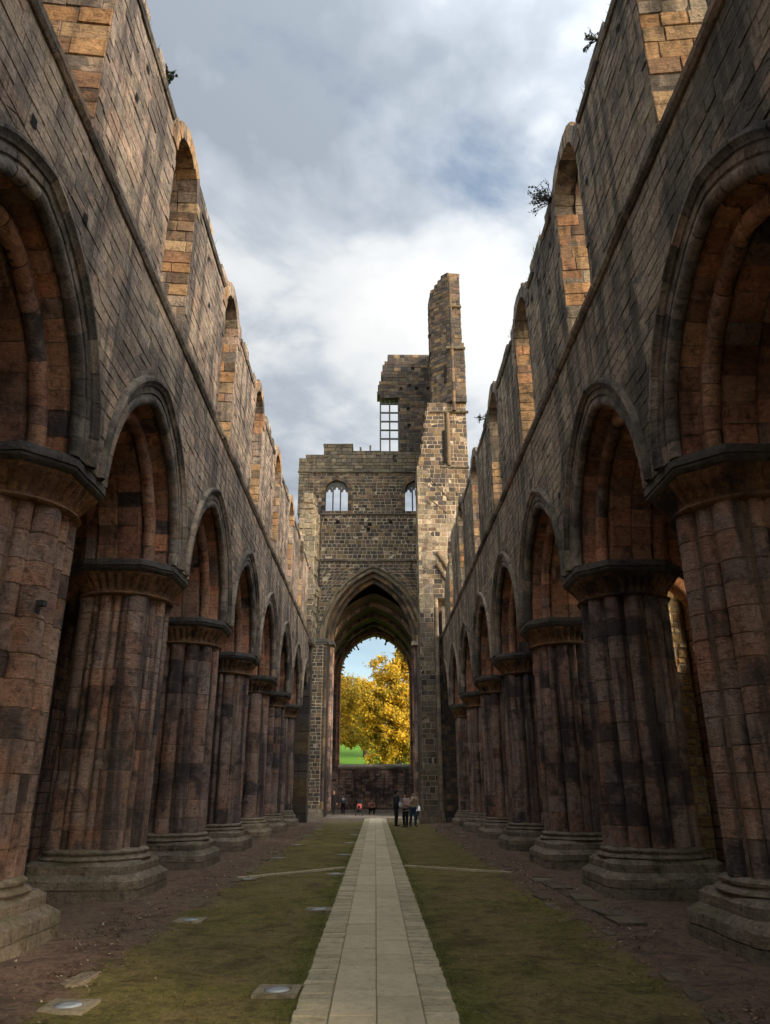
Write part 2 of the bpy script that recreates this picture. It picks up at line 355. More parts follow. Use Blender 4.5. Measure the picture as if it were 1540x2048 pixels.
def nave_wall(s):
    side = 'north' if s < 0 else 'south'
    lab = ('long roofless stone wall on the left, sunlit ochre window reveals above seven pointed arches' if s < 0 else
           'long roofless stone wall on the right, shaded grey-brown, with shrubs on its broken top')
    root = thing('nave_wall', lab, 'wall', (s * XF, 24, 0))
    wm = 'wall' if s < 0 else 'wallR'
    O = (s * XF, 0, 0); N = (-s, 0, 0); U = (0, 1, 0)
    P = planeP(O, U, N)
    holes = [arch_hole(y, ZA, 2.40, AC) for y in ARC]
    # --- spandrels
    mb = MB()
    crs = mk_courses(ZA, ZS - .05, (.17, .25))
    ext = lambda v: (Y0W, Y0W, YE, YE)
    holes0 = holes
    def iv(v0, v1):
        hs = [h for f in holes0 for h in f(v0, v1)]
        return subtract([ext(0)], hs)
    lay(mb, P, crs, iv, w=(.24, .62), D=WD, gap=.003, bev=.010, rel=(.002, .016), jit=.008)
    mb.build('spandrel_masonry', [wm, 'mortar'], root)
    # --- clerestory, lighter and set back at the outside
    mb = MB()
    WY = [ARC[0] - BAY] + ARC
    WY = [y - .05 for y in WY]
    wz = 14.12; wr = .86
    crs = mk_courses(ZS + .1, ZT + .35, (.17, .25))
    sd = 3.3 if s < 0 else 9.1
    def iv2(v0, v1):
        hs = []
        for y in WY:
            for h in arch_hole(y, wz, wr + .18, 0.0)(v0, v1): hs.append(h)
        base = []
        # cut the head to a ragged line with steps of a stone
        u = Y0W
        while u < YE:
            u2 = min(YE, u + .62)
            top = ZT + ragged(u + .5, sd)
            if s < 0 and u > 33: top -= .25 + .1 * noise.noise(Vector((u, 1, 1)))
            if s > 0 and u > 38: top -= max(0, (u - 38) * .33) + .2 * noise.noise(Vector((u * .8, 3, 1)))
            if v1 < top + .12:
                if base and abs(base[-1][2] - u) < 1e-6: base[-1] = (base[-1][0], base[-1][1], u2, u2)
                else: base.append((u, u, u2, u2))
            u = u2
        return subtract(base, hs)
    def och(u, v):
        # some warmer stones towards the head on the sunnier wall
        return (rnd(), rnd(), rnd())
    lay(mb, P, crs, iv2, w=(.24, .58), D=1.45, gap=.003, bev=.010, rel=(.002, .019), jit=.008)
    mb.build('clerestory_masonry', [wm, 'mortar'], root)
    # --- string course
    mb = MB()
    u = Y0W
    while u < YE:
        u2 = min(YE, u + ru(.7, 1.3)); j = ru(-.008, .008); cc = c3()
        pr = [(-.02, ZS - .07), (.045, ZS - .06), (.10 + j, ZS + .0), (.115 + j, ZS + .07), (.03, ZS + .135), (-.02, ZS + .14)]
        mb.grid([[P(a, z, t) for (t, z) in pr] for a in (u + .004, u2 - .004)], 0, cc, False)
        mb.face([P(u + .004, z, t) for (t, z) in pr], 0, cc); mb.face([P(u2 - .004, z, t) for (t, z) in pr], 0, cc)
        u = u2
    mb.build('string_course', ['hood'], root)
    # --- drip mould below the head, broken between the windows
    mb = MB()
    for i, y in enumerate(WY):
        a = y + 1.3; b = a + BAY - 2.6
        if b > (44 if s < 0 else 38): break
        u = a
        while u < b:
            u2 = min(b, u + ru(.6, 1.2))
            if rnd() < .86:
                z = ZT - .42; cc = c3()
                pr = [(-.02, z), (.05, z + .01), (.085, z + .07), (.085, z + .11), (-.02, z + .15)]
                mb.grid([[P(q, zz, t) for (t, zz) in pr] for q in (u + .004, u2 - .004)], 0, cc, False)
                mb.face([P(u + .004, zz, t) for (t, zz) in pr], 0, cc); mb.face([P(u2 - .004, zz, t) for (t, zz) in pr], 0, cc)
            u = u2
    mb.build('drip_mould', ['hood'], root)
    # --- put-log holes: flat dark patches laid on the face, painting their shade
    mb = MB()
    random.seed(50 + s)
    for i in range(26):
        u = ru(6, 40); v = random.choice([7.9, 9.4, 11.5, 12.9, 13.9]) + ru(-.1, .1)
        if any(abs(u - y) < 2.55 and v < 9.3 for y in ARC): continue
        if any(abs(u - y) < 1.3 and v > ZS for y in WY): continue
        k = .07; q = P; mb = MB()
        for (t0, t1) in ((.031, .034),):
            mb.face([q(u - k, v - k, t0), q(u + k, v - k, t0), q(u + k, v + k, t0), q(u - k, v + k, t0)], 0, c3())
        mb.build('putlog_shade_patch', [M['socket']], root)
    # --- arches
    F0 = lambda yc: (lambda y, z, t: (s * (XF + t), yc + y, ZA + z))
    for i, y in enumerate(ARC):
        F = F0(y)
        am = MB()
        roll1 = [(.0, 2.24), (.03, 2.225), (.03, 2.20), (.0, 2.17), (-.005, 2.11), (.025, 2.05), (.08, 2.02), (.14, 2.04), (.175, 2.09), (.18, 2.13), (.20, 2.15)]
        roll2 = [(.44, 1.95), (.41, 1.90), (.41, 1.83), (.44, 1.765), (.51, 1.73), (.58, 1.745), (.63, 1.79), (.65, 1.84)]
        groups = [[(0, 2.42), (0, 2.24)] + roll1[1:],
                  [(.20, 2.15), (.25, 2.07), (.44, 2.06), (.44, 1.95)],
                  roll2,
                  [(.65, 1.84), (.70, 1.74), (1.08, 1.72), (1.10, 1.78)],
                  [(1.10, 1.78), (1.13, 1.72), (1.50, 1.74), (1.56, 1.84)],
                  [(1.56, 1.84), (1.62, 1.76), (1.76, 1.76), (1.76, 2.06), (2.05, 2.07), (2.2, 2.1), (2.2, 2.45)]]
        sweep(am, F, AC, groups[:1], [25], mat=2, back=1, jr=.009)
        sweep(am, F, AC, groups[1:], [22, 20, 17, 17, 13], mat=0, back=1, jr=.014, alt=(.1, 3))
        ao = am.build('arch', ['soffit', 'mortar', 'hood', 'pier'], root, sharp=50)
        hm = MB()
        hp = [[(.02, 2.53), (-.05, 2.525), (-.10, 2.50), (-.10, 2.455), (-.045, 2.41), (-.035, 2.37), (.0, 2.36)]]
        sweep(hm, F, AC, hp, [18], mat=0, back=0, jr=.006, do_back=True)
        hm.build('hood_mould', ['hood'], ao, sharp=50)
    # --- clerestory windows: jamb stones, voussoir ring
    for i, y in enumerate(WY):
        if s > 0 and y > 41: continue
        jm = MB(); D = 1.45
        half = lambda t: wr + .02 - .10 * t
        for sg in (-1, 1):
            Pj = lambda u, v, t, sg=sg, y=y: (s * (XF + u), y + sg * (half(u) - t), v)
            lay(jm, Pj, mk_courses(ZS + .06, wz, (.26, .36)), lambda a, b: [(-.012, -.012, D, D)], w=(.4, .85), rel=(.0, .03), gap=.005, bev=.010, mat=0, back=1, matf=lambda a, b, y=y: 2 if noise.noise(Vector((b * .7, y * 3, a))) > .22 else 0)
            # quoins on the face, tight to the jamb
            Pq = lambda u, v, t, sg=sg, y=y: (s * (XF - t), y + sg * (wr + .02 + u), v)
            lay(jm, Pq, mk_courses(ZS + .14, wz, (.26, .36)), lambda a, b: [(0, 0, .20, .20)], w=(.5, .6), rel=(.004, .03), gap=.004, bev=.010, mat=2, back=1)
        ring = MB(); nv = 11
        broken = (s > 0 and y > 35) or (s < 0 and y > 38)
        for k in range(nv):
            if broken and k in (3, 4, 5, 6): continue
            for (d0, d1) in ((-.035, .42), (.43, .9), (.91, D)):
                A0 = pi - pi * (k + .02) / nv; A1 = pi - pi * (k + .98) / nv
                r0 = half(max(d0, 0)) + ru(-.012, .012); r1 = r0 + .36 + ru(-.03, .03) + (.10 * d0)
                p = []
                for d in (d0, d1):
                    for (A, r) in ((A0, r0), (A1, r0), (A1, r1), (A0, r1)):
                        p.append((s * (XF + d), y + r * cos(A), wz + r * sin(A)))
                ring.hexa([tuple(q + ru(-.012, .012) for q in pp) for pp in p], 1 if rnd() < .45 else 0)
        jo = jm.build('clerestory_window', ['ochre', 'mortar', wm], root)
        ring.build('voussoir_ring', ['ochre' if s < 0 else 'hood', wm], jo)
    return root

# ------------------------------------------------------------------ piers
def oct_r(th, h, ch):      # chamfered square: half width h, chamfer factor ch (1 = square)
    c, s_ = abs(cos(th)), abs(sin(th))
    r = min(h / max(c, 1e-6), h / max(s_, 1e-6))
    return min(r, ch * h * sqrt(2) / max((c + s_) / sqrt(2), 1e-6))
def loft(mb, cx, cy, rings, n=96, mat=0, cf=None, wear=.0, seed=0, top=True):
    rows = []
    for (z, rf) in rings:
        row = []
        for k in range(n):
            th = 2 * pi * (k + .5) / n
            r = rf(th)
            x, y = cx + r * cos(th), cy + r * sin(th)
            if wear:
                d = wear * (noise.noise(Vector((x * 2.2 + seed, y * 2.2, z * 3))) + .6 * noise.noise(Vector((x * 6 + seed, y * 6, z * 7))))
                x += d * cos(th); y += d * sin(th)
                zz = z + wear * .5 * noise.noise(Vector((x * 3, y * 3 + seed, z)))
            else: zz = z
            row.append((x, y, zz))
        rows.append(row)
    mb.grid(rows, mat, cf or (.5, .5, .5), True, True)
    if top: mb.face(rows[-1], mat, (.5, .5, .5)); mb.face(rows[0][::-1], mat, (.5, .5, .5))

PIER_LAB_L = ['stone pier hidden before the first arch on the left', None]
def pier(s, k):
    cy = PY[k]; cx = s * PXC + (0 if s < 0 else 0)
    ords = ['', 'nearest', 'second', 'third', 'fourth', 'fifth', 'sixth', 'last']
    lw = 'left' if s < 0 else 'right'
    feats = {(-1, 0): 'clustered stone pier before the frame edge, left arcade, beside the uplighters', (1, 0): 'clustered stone pier before the frame edge, right arcade',
             (-1, 1): 'huge brown clustered pier at the left frame edge with a small iron bracket', (1, 1): 'huge brown clustered pier at the right frame edge with eroded hollows low on its shafts',
             (-1, 2): 'second pier of the left row, blackened shafts on a broad two-step mossy plinth', (1, 2): 'second pier of the right row, fluted rusty capital, sunlit rubble showing behind it'}
    lab = feats.get((s, k)) or f'{ords[k]} clustered brown stone pier from the front in the {lw} arcade' + (', next to the crossing' if k == 7 else '')
    root = thing('pier', lab, 'pier', (cx, cy, 0), 'clustered piers of the nave arcades')
    random.seed(100 + k * 7 + (3 if s > 0 else 0))
    seed = k * 3.7 + s
    # plinth
    pl = MB()
    w = .022 if k < 4 else .015
    H = 1.15
    o = lambda h, ch: (lambda th: oct_r(th, h, ch))
    rings = [(-.1, o(H, .91)), (.0, o(H, .91)), (.17, o(H, .91)), (.174, o(H - .03, .91)), (.19, o(H - .03, .91)), (.194, o(H - .005, .91)), (.325, o(H - .01, .91)), (.33, o(H - .015, .91)), (.42, o(H - .15, .91)), (.425, o(H - .155, .9)),
             (.43, o(H - .15, .89)), (.55, o(H - .15, .89)), (.555, o(H - .16, .89)), (.61, o(H - .22, .87)), (.615, o(H - .225, .87))]
    loft(pl, cx, cy, rings, 112, 0, lambda i, j: ((int(j / 112 * 11) * .37 + i // 4 * .61) % 1, .4 + .3 * ((int(j / 112 * 11) * .53) % 1), .5), w, seed)
    rb = lambda r: (lambda th: r * .72 + .28 * min(oct_r(th, r, .80), r * 1.06))
    loft(pl, cx, cy, [(.60, rb(.93)), (.61, rb(.97)), (.645, rb(1.0)), (.68, rb(.975)), (.69, rb(.92)), (.715, rb(.90)), (.735, rb(.93)), (.765, rb(.935)), (.79, rb(.90)), (.81, rb(.85))], 96, 0, (.3, .5, .4), .014, seed)
    pl.build('plinth', ['plinth'], root, sharp=40)
    # shaft
    kind = (k + (0 if s < 0 else 1)) % 3
    th0 = pi / 16
    if kind == 0: lob = [(1.0, .18)] * 12
    elif kind == 1: lob = [(1.35, .15), (.55, .15)] * 8
    else: lob = [(1.6, .19), (.45, .10), (.8, .15), (.45, .10)] * 4
    if (s, k) in ((-1, 1), (1, 1)): lob = [(1.2, .185), (.7, .13)] * 7
    tot = sum(l[0] for l in lob); ed = [th0]
    for l in lob: ed.append(ed[-1] + 2 * pi * l[0] / tot)
    def rr(th):
        th = (th - th0) % (2 * pi) + th0
        for i in range(len(lob)):
            if ed[i] <= th <= ed[i + 1] + 1e-9:
                x = abs((th - (ed[i] + ed[i + 1]) / 2) / ((ed[i + 1] - ed[i]) / 2))
                return .70 + lob[i][1] * 1.12 * sqrt(max(0, 1 - min(x, 1) ** 2))
        return .70
    def Ps(u, v, t):
        r = rr(u) - .012 + t
        e = .035 * max(0, noise.noise(Vector((cos(u) * 1.6 + seed, sin(u) * 1.6, v * 1.1))) - .25) * (1.8 if v < 2.2 else .6)
        r -= e
        return (cx + r * cos(u), cy + r * sin(u), v)
    sh = MB()
    nl = len(lob)
    for (v0, v1) in mk_courses(.80, 5.48, (.30, .46) if kind else (.34, .5)):
        lay(sh, Ps, [(v0, v1)], lambda a, b: [(ed[0], ed[0], ed[-1], ed[-1])], w=(99, 99), nu=nl * 6, backing=True, back=1, skip=lambda a, b: True)
        i = 0
        while i < nl:
            j = i + 1
            if rnd() < .35 and j < nl: j += 1
            a, b = ed[i], ed[j]
            lay(sh, Ps, [(v0, v1)], lambda q, w_: [(a, a, b, b)], w=(99, 99), gap=.003, bev=.008, rel=(.008, .017), nu=(j - i) * 8, backing=False, smooth_top=True, jit=.003)
            i = j
    sh.build('shaft', ['pier', 'mortar_pier'], root)
    # capital
    ca = MB()
    def cap(h, f, fl):
        def g(th):
            q = oct_r(th, 1.04, .765) ; base = .885
            flute = 1 - fl * 2.2 * (1 - abs(sin(th * 18)) ** 1.1)
            return (base * (1 - f) + q * f * .985) * flute
        return g
    nr = lambda r: (lambda th: r)
    loft(ca, cx, cy, [(5.46, nr(.88)), (5.465, nr(.925)), (5.495, nr(.945)), (5.525, nr(.925)), (5.535, nr(.885)), (5.55, cap(0, .02, .012)), (5.62, cap(0, .12, .035)), (5.70, cap(0, .36, .035)), (5.78, cap(0, .66, .03)), (5.845, cap(0, .88, .02)), (5.89, cap(0, .95, .0)), (5.91, cap(0, .95, 0))],
         360, 0, lambda i, j: ((j // 60 * .37) % 1, .5, .2 + .4 * ((j // 60 * .71) % 1)), .014, seed)
    co = ca.build('capital', ['capital'], root, sharp=55)
    ab = MB()
    loft(ab, cx, cy, [(5.91, o(1.02, .765)), (5.92, o(1.045, .765)), (5.96, o(1.085, .765)), (5.985, o(1.09, .765)), (5.99, o(1.075, .765)), (6.01, o(1.075, .765)), (6.015, o(1.10, .765)), (6.115, o(1.10, .765)), (6.14, o(1.09, .765))],
         112, 0, lambda i, j: ((j // 23 * .37) % 1, .5, .3 + .4 * ((j // 23 * .71) % 1)), .014, seed)
    ab.build('abacus', ['abacus'], co, sharp=35)
    if (s, k) == (-1, 1):
        b = MB(); b.box(cx + .83, cx + .93, cy - .55, cy - .43, 4.05, 4.12, 0); b.box(cx + .83, cx + .85, cy - .55, cy - .43, 3.96, 4.05, 0)
        b.build('bracket', ['iron'], root)
    return root

# ------------------------------------------------------------------ aisles
def aisle(s):
    XO = 9.3
    lw = 'left' if s < 0 else 'right'
    O = (s * XO, 0, 0); N = (-s, 0, 0)
    P = planeP(O, (0, 1, 0), N)
    mb = MB()
    def iv(v0, v1):
        b = [(Y0W, Y0W, YE, YE)]
        hs = []
        if s > 0 and v0 > 5.2 and v1 < 8.2: hs.append((17.6, 17.6, 21.6, 21.6))  # unseen breach added so the sun reaches the rubble cross wall
        for i, y in enumerate(ARC):
            if s > 0 and i not in (2, 3):
                hs += arch_hole(y, 5.2, .45, 0)(v0, v1) if v0 > 3.6 else []
        return subtract(b, hs)
    lay(mb, P, mk_courses(0, 9.4, (.26, .36)), iv, w=(.4, .9), D=1.2)
    o = mb.build('aisle_wall', ['pier', 'mortar_dark'], None)
    tag(o, f'plain outer stone wall of the dark side aisle behind the {lw} row of piers', 'wall')
    # groined vault over the bays, with transverse ribs
    vb = MB()
    x0, x1 = XF + WD, XO; hx = (x1 - x0) / 2; xm = (x0 + x1) / 2
    ys = [PY[0] - BAY / 2 * 0] + []
    for i in range(-2, 8):
        ya = PY[0] + i * BAY; yb = min(ya + BAY, YE); ym = (ya + yb) / 2; hy = (yb - ya) / 2
        rows = []
        for a in range(15):
            yy = ya + (yb - ya) * a / 14; row = []
            for b in range(13):
                xx = x0 + (x1 - x0) * b / 12
                h1 = sqrt(max(0, 1 - ((xx - xm) / hx) ** 2)) * 2.6
                h2 = sqrt(max(0, 1 - ((yy - ym) / hy) ** 2)) * 2.6
                row.append((s * xx, yy, 6.2 + max(h1, h2)))
            rows.append(row)
        vb.grid(rows, 0, (.5, .5, .5), False)
        vb.face([(s * x0, ya, 9.45), (s * x1, ya, 9.45), (s * x1, yb, 9.45), (s * x0, yb, 9.45)], 0)
    root = thing('aisle_vault', f'dark groined stone ceiling of the side aisle seen through the {lw} arches', 'vault', (s * xm, 24, 6.3))
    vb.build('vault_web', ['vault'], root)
    for y in PY:
        rb = MB()
        F = lambda xx, z, t: (s * xm + xx, y + t, 6.14 + z)
        sweep(rb, F, .1, [[(-.28, hx + .05), (-.28, hx - .18), (-.2, hx - .26), (.2, hx - .26), (.28, hx - .18), (.28, hx + .05)]], [15], mat=0, back=1)
        rb.build('transverse_rib', ['soffit', 'mortar_dark'], root, sharp=50)
    return root

for s in (-1, 1):
    random.seed(11 + s)
    nave_wall(s)
    for k in range(8): pier(s, k)
    random.seed(31 + s)
    aisle(s)
# rubble cross wall in the right aisle that catches the sun
random.seed(5)
mb = MB()
lay(mb, planeP((6.45, 22.0, 0), (1, 0, 0), (0, -1, 0)), mk_courses(0, 8.8, (.16, .32)), lambda a, b: [(0, 0, 2.8, 2.8)], w=(.16, .5), gap=.018, bev=.03, rel=(.01, .09), jit=.025, D=.6)
tag(mb.build('rubble_wall', ['rubble', 'mortar_pale']), 'rough yellow rubble wall, sunlit at the top, between the two nearest right-hand piers', 'wall')

# ------------------------------------------------------------------ generic masonry prism (plan polygon, face heights)
def prism(mb, pts, z0, z1, mat=0, back=1, h=(.24, .34), w=(.3, .6), gap=.012, bev=.01, rel=(.002, .03), open_edges=(), topf=None, cap=True, leftf=None, skipf=None, jit=.006, matf=None):
    """pts: counter-clockwise plan. Lays stones on every vertical face and closes the top."""
    n = len(pts)
    crs = mk_courses(z0, z1, h)
    for i in range(n):
        if i in open_edges: continue
        a = Vector((*pts[i], 0)); b = Vector((*pts[(i + 1) % n], 0)); d = b - a; Ln = d.length; d.normalize(); nn = Vector((d.y, -d.x, 0))
        lay(mb, planeP(a, d, nn), crs, lambda v0, v1: [(0, 0, Ln, Ln)], w=w, gap=gap, bev=bev, rel=rel, mat=mat, back=back, jit=jit, matf=matf)
    if cap:
        mb.face([(*p, z1) for p in pts], back, c3()); mb.face([(*p, z0) for p in pts][::-1], back, c3())

def moulding(mb, p0, p1, z, prof, N, mat=0, seg=(.7, 1.3)):
    """profile (t,dz) run from p0 to p1 (xy) projecting along N"""
    a = Vector((*p0, 0)); b = Vector((*p1, 0)); d = b - a; Ln = d.length; d.normalize(); N = Vector((*N, 0))
    u = 0
    while u < Ln - 1e-4:
        u2 = min(Ln, u + ru(*seg)); cc = c3(); j = ru(-.006, .006)
        R = []
        for q in (u + .003, u2 - .003):
            o = a + d * q
            R.append([(o.x + N.x * (t + j), o.y + N.y * (t + j), z + dz) for (t, dz) in prof])
        mb.grid(R, mat, cc, False); mb.face(R[0], mat, cc); mb.face(R[1], mat, cc)
        u = u2
STR = [(-.02, -.06), (.05, -.05), (.10, .0), (.10, .06), (-.02, .12)]

# ------------------------------------------------------------------ crossing tower, east wall
random.seed(77)
TY = 57.0
tower = thing('ruined_tower', 'ruined crossing tower wall above the great pointed arch, with a broken upper stage', 'tower', (0, TY, 0))
GX, GZ, GA, GC = -.2, 12.5, 3.95, 2.3     # great arch
Pt = planeP((0, TY, 0), (1, 0, 0), (0, -1, 0))
W1 = (-3.25, 24.95, .93); W2 = (3.32, 24.95, .93)
def iv_low(v0, v1):
    hs = arch_hole(GX, GZ, GA - .05, GC)(v0, v1)
    if v0 > 22.9:
        for (x, z, r) in (W1, W2): hs += arch_hole(x, z, r + .2, 0)(v0, v1)
    return subtract([(-5.5, -5.5, 5.6, 5.6)], hs)
mb = MB()
lay(mb, Pt, mk_courses(0, 18.85, (.22, .30)), iv_low, w=(.24, .5), gap=.016, bev=.012, rel=(.0, .035), D=1.5, jit=.012)
lay(mb, Pt, mk_courses(18.85, 22.85, (.27, .34)), iv_low, w=(.28, .55), gap=.016, bev=.012, rel=(.0, .035), D=1.5, jit=.012)
lay(mb, Pt, mk_courses(22.85, 26.55, (.26, .34)), iv_low, w=(.3, .6), gap=.014, bev=.012, rel=(.0, .03), D=1.5, jit=.012)
mb.build('east_wall', ['tower', 'mortar_pale'], tower)
# parapet stage: ragged
mb = MB()
def iv_par(v0, v1):
    out = []
    steps = [(-6.45, -5.9, 27.9), (-5.9, -4.4, 28.35), (-4.4, -2.0, 29.1), (-2.0, .3, 28.45), (.3, 5.6, 28.6)]
    for (a, b, t) in steps:
        if v1 < t + .16:
            if out and out[-1][2] == a: out[-1] = (out[-1][0], out[-1][1], b, b)
            else: out.append((a, a, b, b))
    return out
lay(mb, Pt, mk_courses(26.65, 29.15, (.28, .36)), iv_par, w=(.35, .8), gap=.012, bev=.014, rel=(.0, .05), D=1.5, jit=.012)
lay(mb, planeP((0, TY, 0), (1, 0, 0), (0, -1, 0)), mk_courses(22.9, 26.65, (.26, .34)), lambda a, b: [(-6.42, -6.42, -5.5, -5.5)], w=(.3, .6), gap=.014, rel=(0, .05), D=1.5)
mb.build('parapet', ['towertop', 'mortar_dark'], tower)
mb = MB(); mb.box(-4.45, -1.95, TY - .05, TY + 1.3, 29.12, 29.24, 0, j=.02); mb.box(-2.0, .35, TY - .03, TY + 1.4, 28.5, 28.58, 0, j=.02)
for x in (-1.32, -.5): mb.box(x - .07, x + .07, TY + .3, TY + .5, 28.55, 29.05 + ru(0, .25), 0, j=.015)
mb.build('coping', ['towertop'], tower)
# upper wall with the tall window at its broken edge
mb = MB()
def up_left(v):
    if v > 37.3: return .95
    if v > 36.6: return .62 + .1 * sin(v * 9)
    if v > 35.2: return .5 + .06 * sin(v * 13)
    if v > 33.75: return .18 + .12 * sin(v * 11)
    return 2.0
def iv_up(v0, v1):
    l = up_left((v0 + v1) / 2) + ru(-.06, .06)
    return [(l, l, 5.3, 5.3)]
random.seed(8)
lay(mb, Pt, mk_courses(28.6, 38.0, (.3, .4)), iv_up, w=(.35, .75), gap=.013, bev=.014, rel=(.0, .04), D=1.3, jit=.012)
mb.build('upper_wall', ['tower', 'mortar'], tower)
mb = MB()
for (x, z) in ((2.15, 34.6), (2.9, 34.9), (3.5, 34.6), (4.5, 34.6), (3.2, 36.6), (2.75, 32.6), (2.8, 31.0), (-3.1, 22.2), (-.5, 22.0), (-.6, 21.6), (1.2, 22.2), (-4.1, 22.4)):
    k = ru(.09, .16); mb = MB(); mb.face([(x - k, TY - .055, z - k), (x + k, TY - .055, z - k), (x + k * .9, TY - .055, z + k), (x - k, TY - .055, z + k * .9)], 0)  # flat dark patch painting the shade of a beam hole
    mb.build('beam_shade_patch', [M['socket']], tower)
# mullioned frame
g = MB()
for x in (.36, 1.16, 1.93): g.box(x - .06, x + .06, TY + .3, TY + .5, 28.6, 33.85)
for z in (29.9, 30.72, 31.55, 32.4, 33.25): g.box(.3, 2.0, TY + .32, TY + .48, z - .05, z + .05)
for x in (.76, 1.55): g.box(x - .03, x + .03, TY + .34, TY + .46, 33.25, 33.85)
g.box(.25, 2.05, TY + .25, TY + .55, 28.58, 28.68)
g.build('mullioned_window', ['dark_tracery'], tower)
# string courses
for (z, x0, x1) in ((18.9, -4.6, 3.9), (22.85, -4.7, 3.9), (26.6, -6.5, 3.9)):
    mb = MB(); moulding(mb, (x0, TY), (x1, TY), z, [(-.02, -.08), (.07, -.06), (.14, .0), (.13, .07), (-.02, .14)], (0, -1)); mb.build('string_course', ['towertop'], tower)
# great arch orders
F = lambda x, z, t: (GX + x, TY + t, GZ + z)
mb = MB()
grp = [[(0, 3.98), (0, 3.86), (-.02, 3.80), (.0, 3.73), (.06, 3.69), (.14, 3.72), (.18, 3.8)],
       [(.18, 3.8), (.24, 3.7), (.42, 3.69), (.42, 3.52)],
       [(.42, 3.52), (.40, 3.44), (.45, 3.36), (.54, 3.34), (.62, 3.40), (.64, 3.47)],
       [(.64, 3.47), (.70, 3.36), (.95, 3.35), (.95, 3.20), (1.0, 3.1), (1.15, 3.06), (1.3, 3.1), (1.35, 3.2), (1.35, 3.36), (1.75, 3.36)]]
sweep(mb, F, GC, grp[:1], [27], mat=1, back=2, jr=.008)
sweep(mb, F, GC, grp[1:], [24, 22, 20], mat=0, back=2, jr=.008)
ga = mb.build('great_arch', ['tower', 'towertop', 'mortar'], tower, sharp=50)
mb = MB(); sweep(mb, F, GC, [[(.02, 4.18), (-.08, 4.17), (-.16, 4.12), (-.16, 4.05), (-.06, 3.97), (0, 3.95)]], [25], mat=0, back=0, jr=.006); mb.build('hood_mould', ['towertop'], ga, sharp=50)
# responds below the arch, shafted
for sx in (-1, 1):
    mb = MB()
    for (dx, dy, r) in ((3.80, .05, .13), (3.55, .40, .15), (3.28, .80, .16), (3.2, 1.15, .18)):
        x = GX + sx * dx
        for (z0, z1) in mk_courses(.4, 12.2, (.35, .5)):
            mb.tube((x, TY + dy, z0 + .006), (x, TY + dy, z1 - .006), r + ru(0, .01), r + ru(0, .01), 14, 0, c3(), caps=False)
    mb.box(min(GX + sx * 3.35, GX + sx * 4.1), max(GX + sx * 3.35, GX + sx * 4.1), TY + .02, TY + 1.7, 0, 12.2, 1)
    mb.box(min(GX + sx * 2.95, GX + sx * 4.2), max(GX + sx * 2.95, GX + sx * 4.2), TY - .12, TY + 1.6, 12.2, 12.5, 2, j=.02)
    mb.build('arch_respond', ['pier', 'mortar_dark', 'abacus'], tower)
# tracery windows
for wi, (x, z, r) in enumerate((W1, W2)):
    mb = MB(); nv = 13
    for k in range(nv):
        A0 = pi - pi * (k + .02) / nv; A1 = pi - pi * (k + .98) / nv; r0 = r; r1 = r + .32 + ru(-.02, .02); p = []
        for d in (-.04, .9):
            for (A, q) in ((A0, r0), (A1, r0), (A1, r1), (A0, r1)): p.append((x + q * cos(A), TY + d, z + q * sin(A)))
        mb.hexa(p, 0)
    for sg in (-1, 1):
        for (z0, z1) in mk_courses(22.95, z, (.26, .34)): mb.box(min(x + sg * r, x + sg * (r + .3)), max(x + sg * r, x + sg * (r + .3)), TY - .035, TY + 1.0, z0 + .008, z1 - .008, 0)
    wo = mb.build('tracery_window', ['tower'], tower)
    tr = MB()
    for q in (-.31, .31): tr.box(x + q - .055, x + q + .055, TY + .25, TY + .42, 22.95, 25.4)
    tr.box(x - r, x + r, TY + .2, TY + .6, 22.9, 23.0)
    N = 66
    def top(u):        # cusped head of a light, u in -1..1
        a = abs(u)
        if a < .38: return .34 + .16 * sqrt(max(0, 1 - (a / .38) ** 2))
        if a < .50: return .25
        return .10 + .20 * sqrt(max(0, 1 - ((a - .74) / .26) ** 2))
    for k in range(N):
        ua = -r + 2 * r * k / N; ub = -r + 2 * r * (k + 1) / N; um = (ua + ub) / 2
        li = 0 if um < -.31 else (1 if um < .31 else 2); cxl = (-.62, 0, .62)[li]
        za = 24.78 + (.12 if li == 1 else -.08) + top(max(-1, min(1, (um - cxl) / .27)))
        zb = z + sqrt(max(0, r * r - um * um))
        if zb > za:
            # small eyelets above the lights
            if 25.35 < zb - .05 and abs(abs(um) - .32) < .07: tr.box(x + ua, x + ub, TY + .27, TY + .4, za, 25.22); tr.box(x + ua, x + ub, TY + .27, TY + .4, 25.42, max(25.43, zb))
            else: tr.box(x + ua, x + ub, TY + .27, TY + .4, za, zb)
    tr.build('tracery', ['dark_tracery'], wo)
# roof crease on the north side, tall corner shaft
mb = MB()
for (z0, z1) in mk_courses(12.6, 23.5, (.4, .6)): mb.tube((-4.62, TY - .12, z0 + .006), (-4.62, TY - .12, z1 - .006), .17, .17, 12, 0, c3(), caps=False)
mb.box(-5.2, -4.4, TY - .2, TY, 23.5, 23.7, 1, j=.02)
mb.build('corner_shaft', ['tower', 'abacus'], tower)
# south wall of the tower, seen edge on
mb = MB()
Psw = planeP((4.75, 0, 0), (0, 1, 0), (-1, 0, 0))
def iv_s(v0, v1):
    hs = arch_hole(51.5, 12.5, 3.6, 2.0)(v0, v1)
    return subtract([(47.4, 47.4, 57, 57)], hs)
lay(mb, Psw, mk_courses(0, 37.9, (.3, .4)), iv_s, w=(.4, .8), gap=.014, D=.85)
mb.build('south_wall', ['tower', 'mortar'], tower)

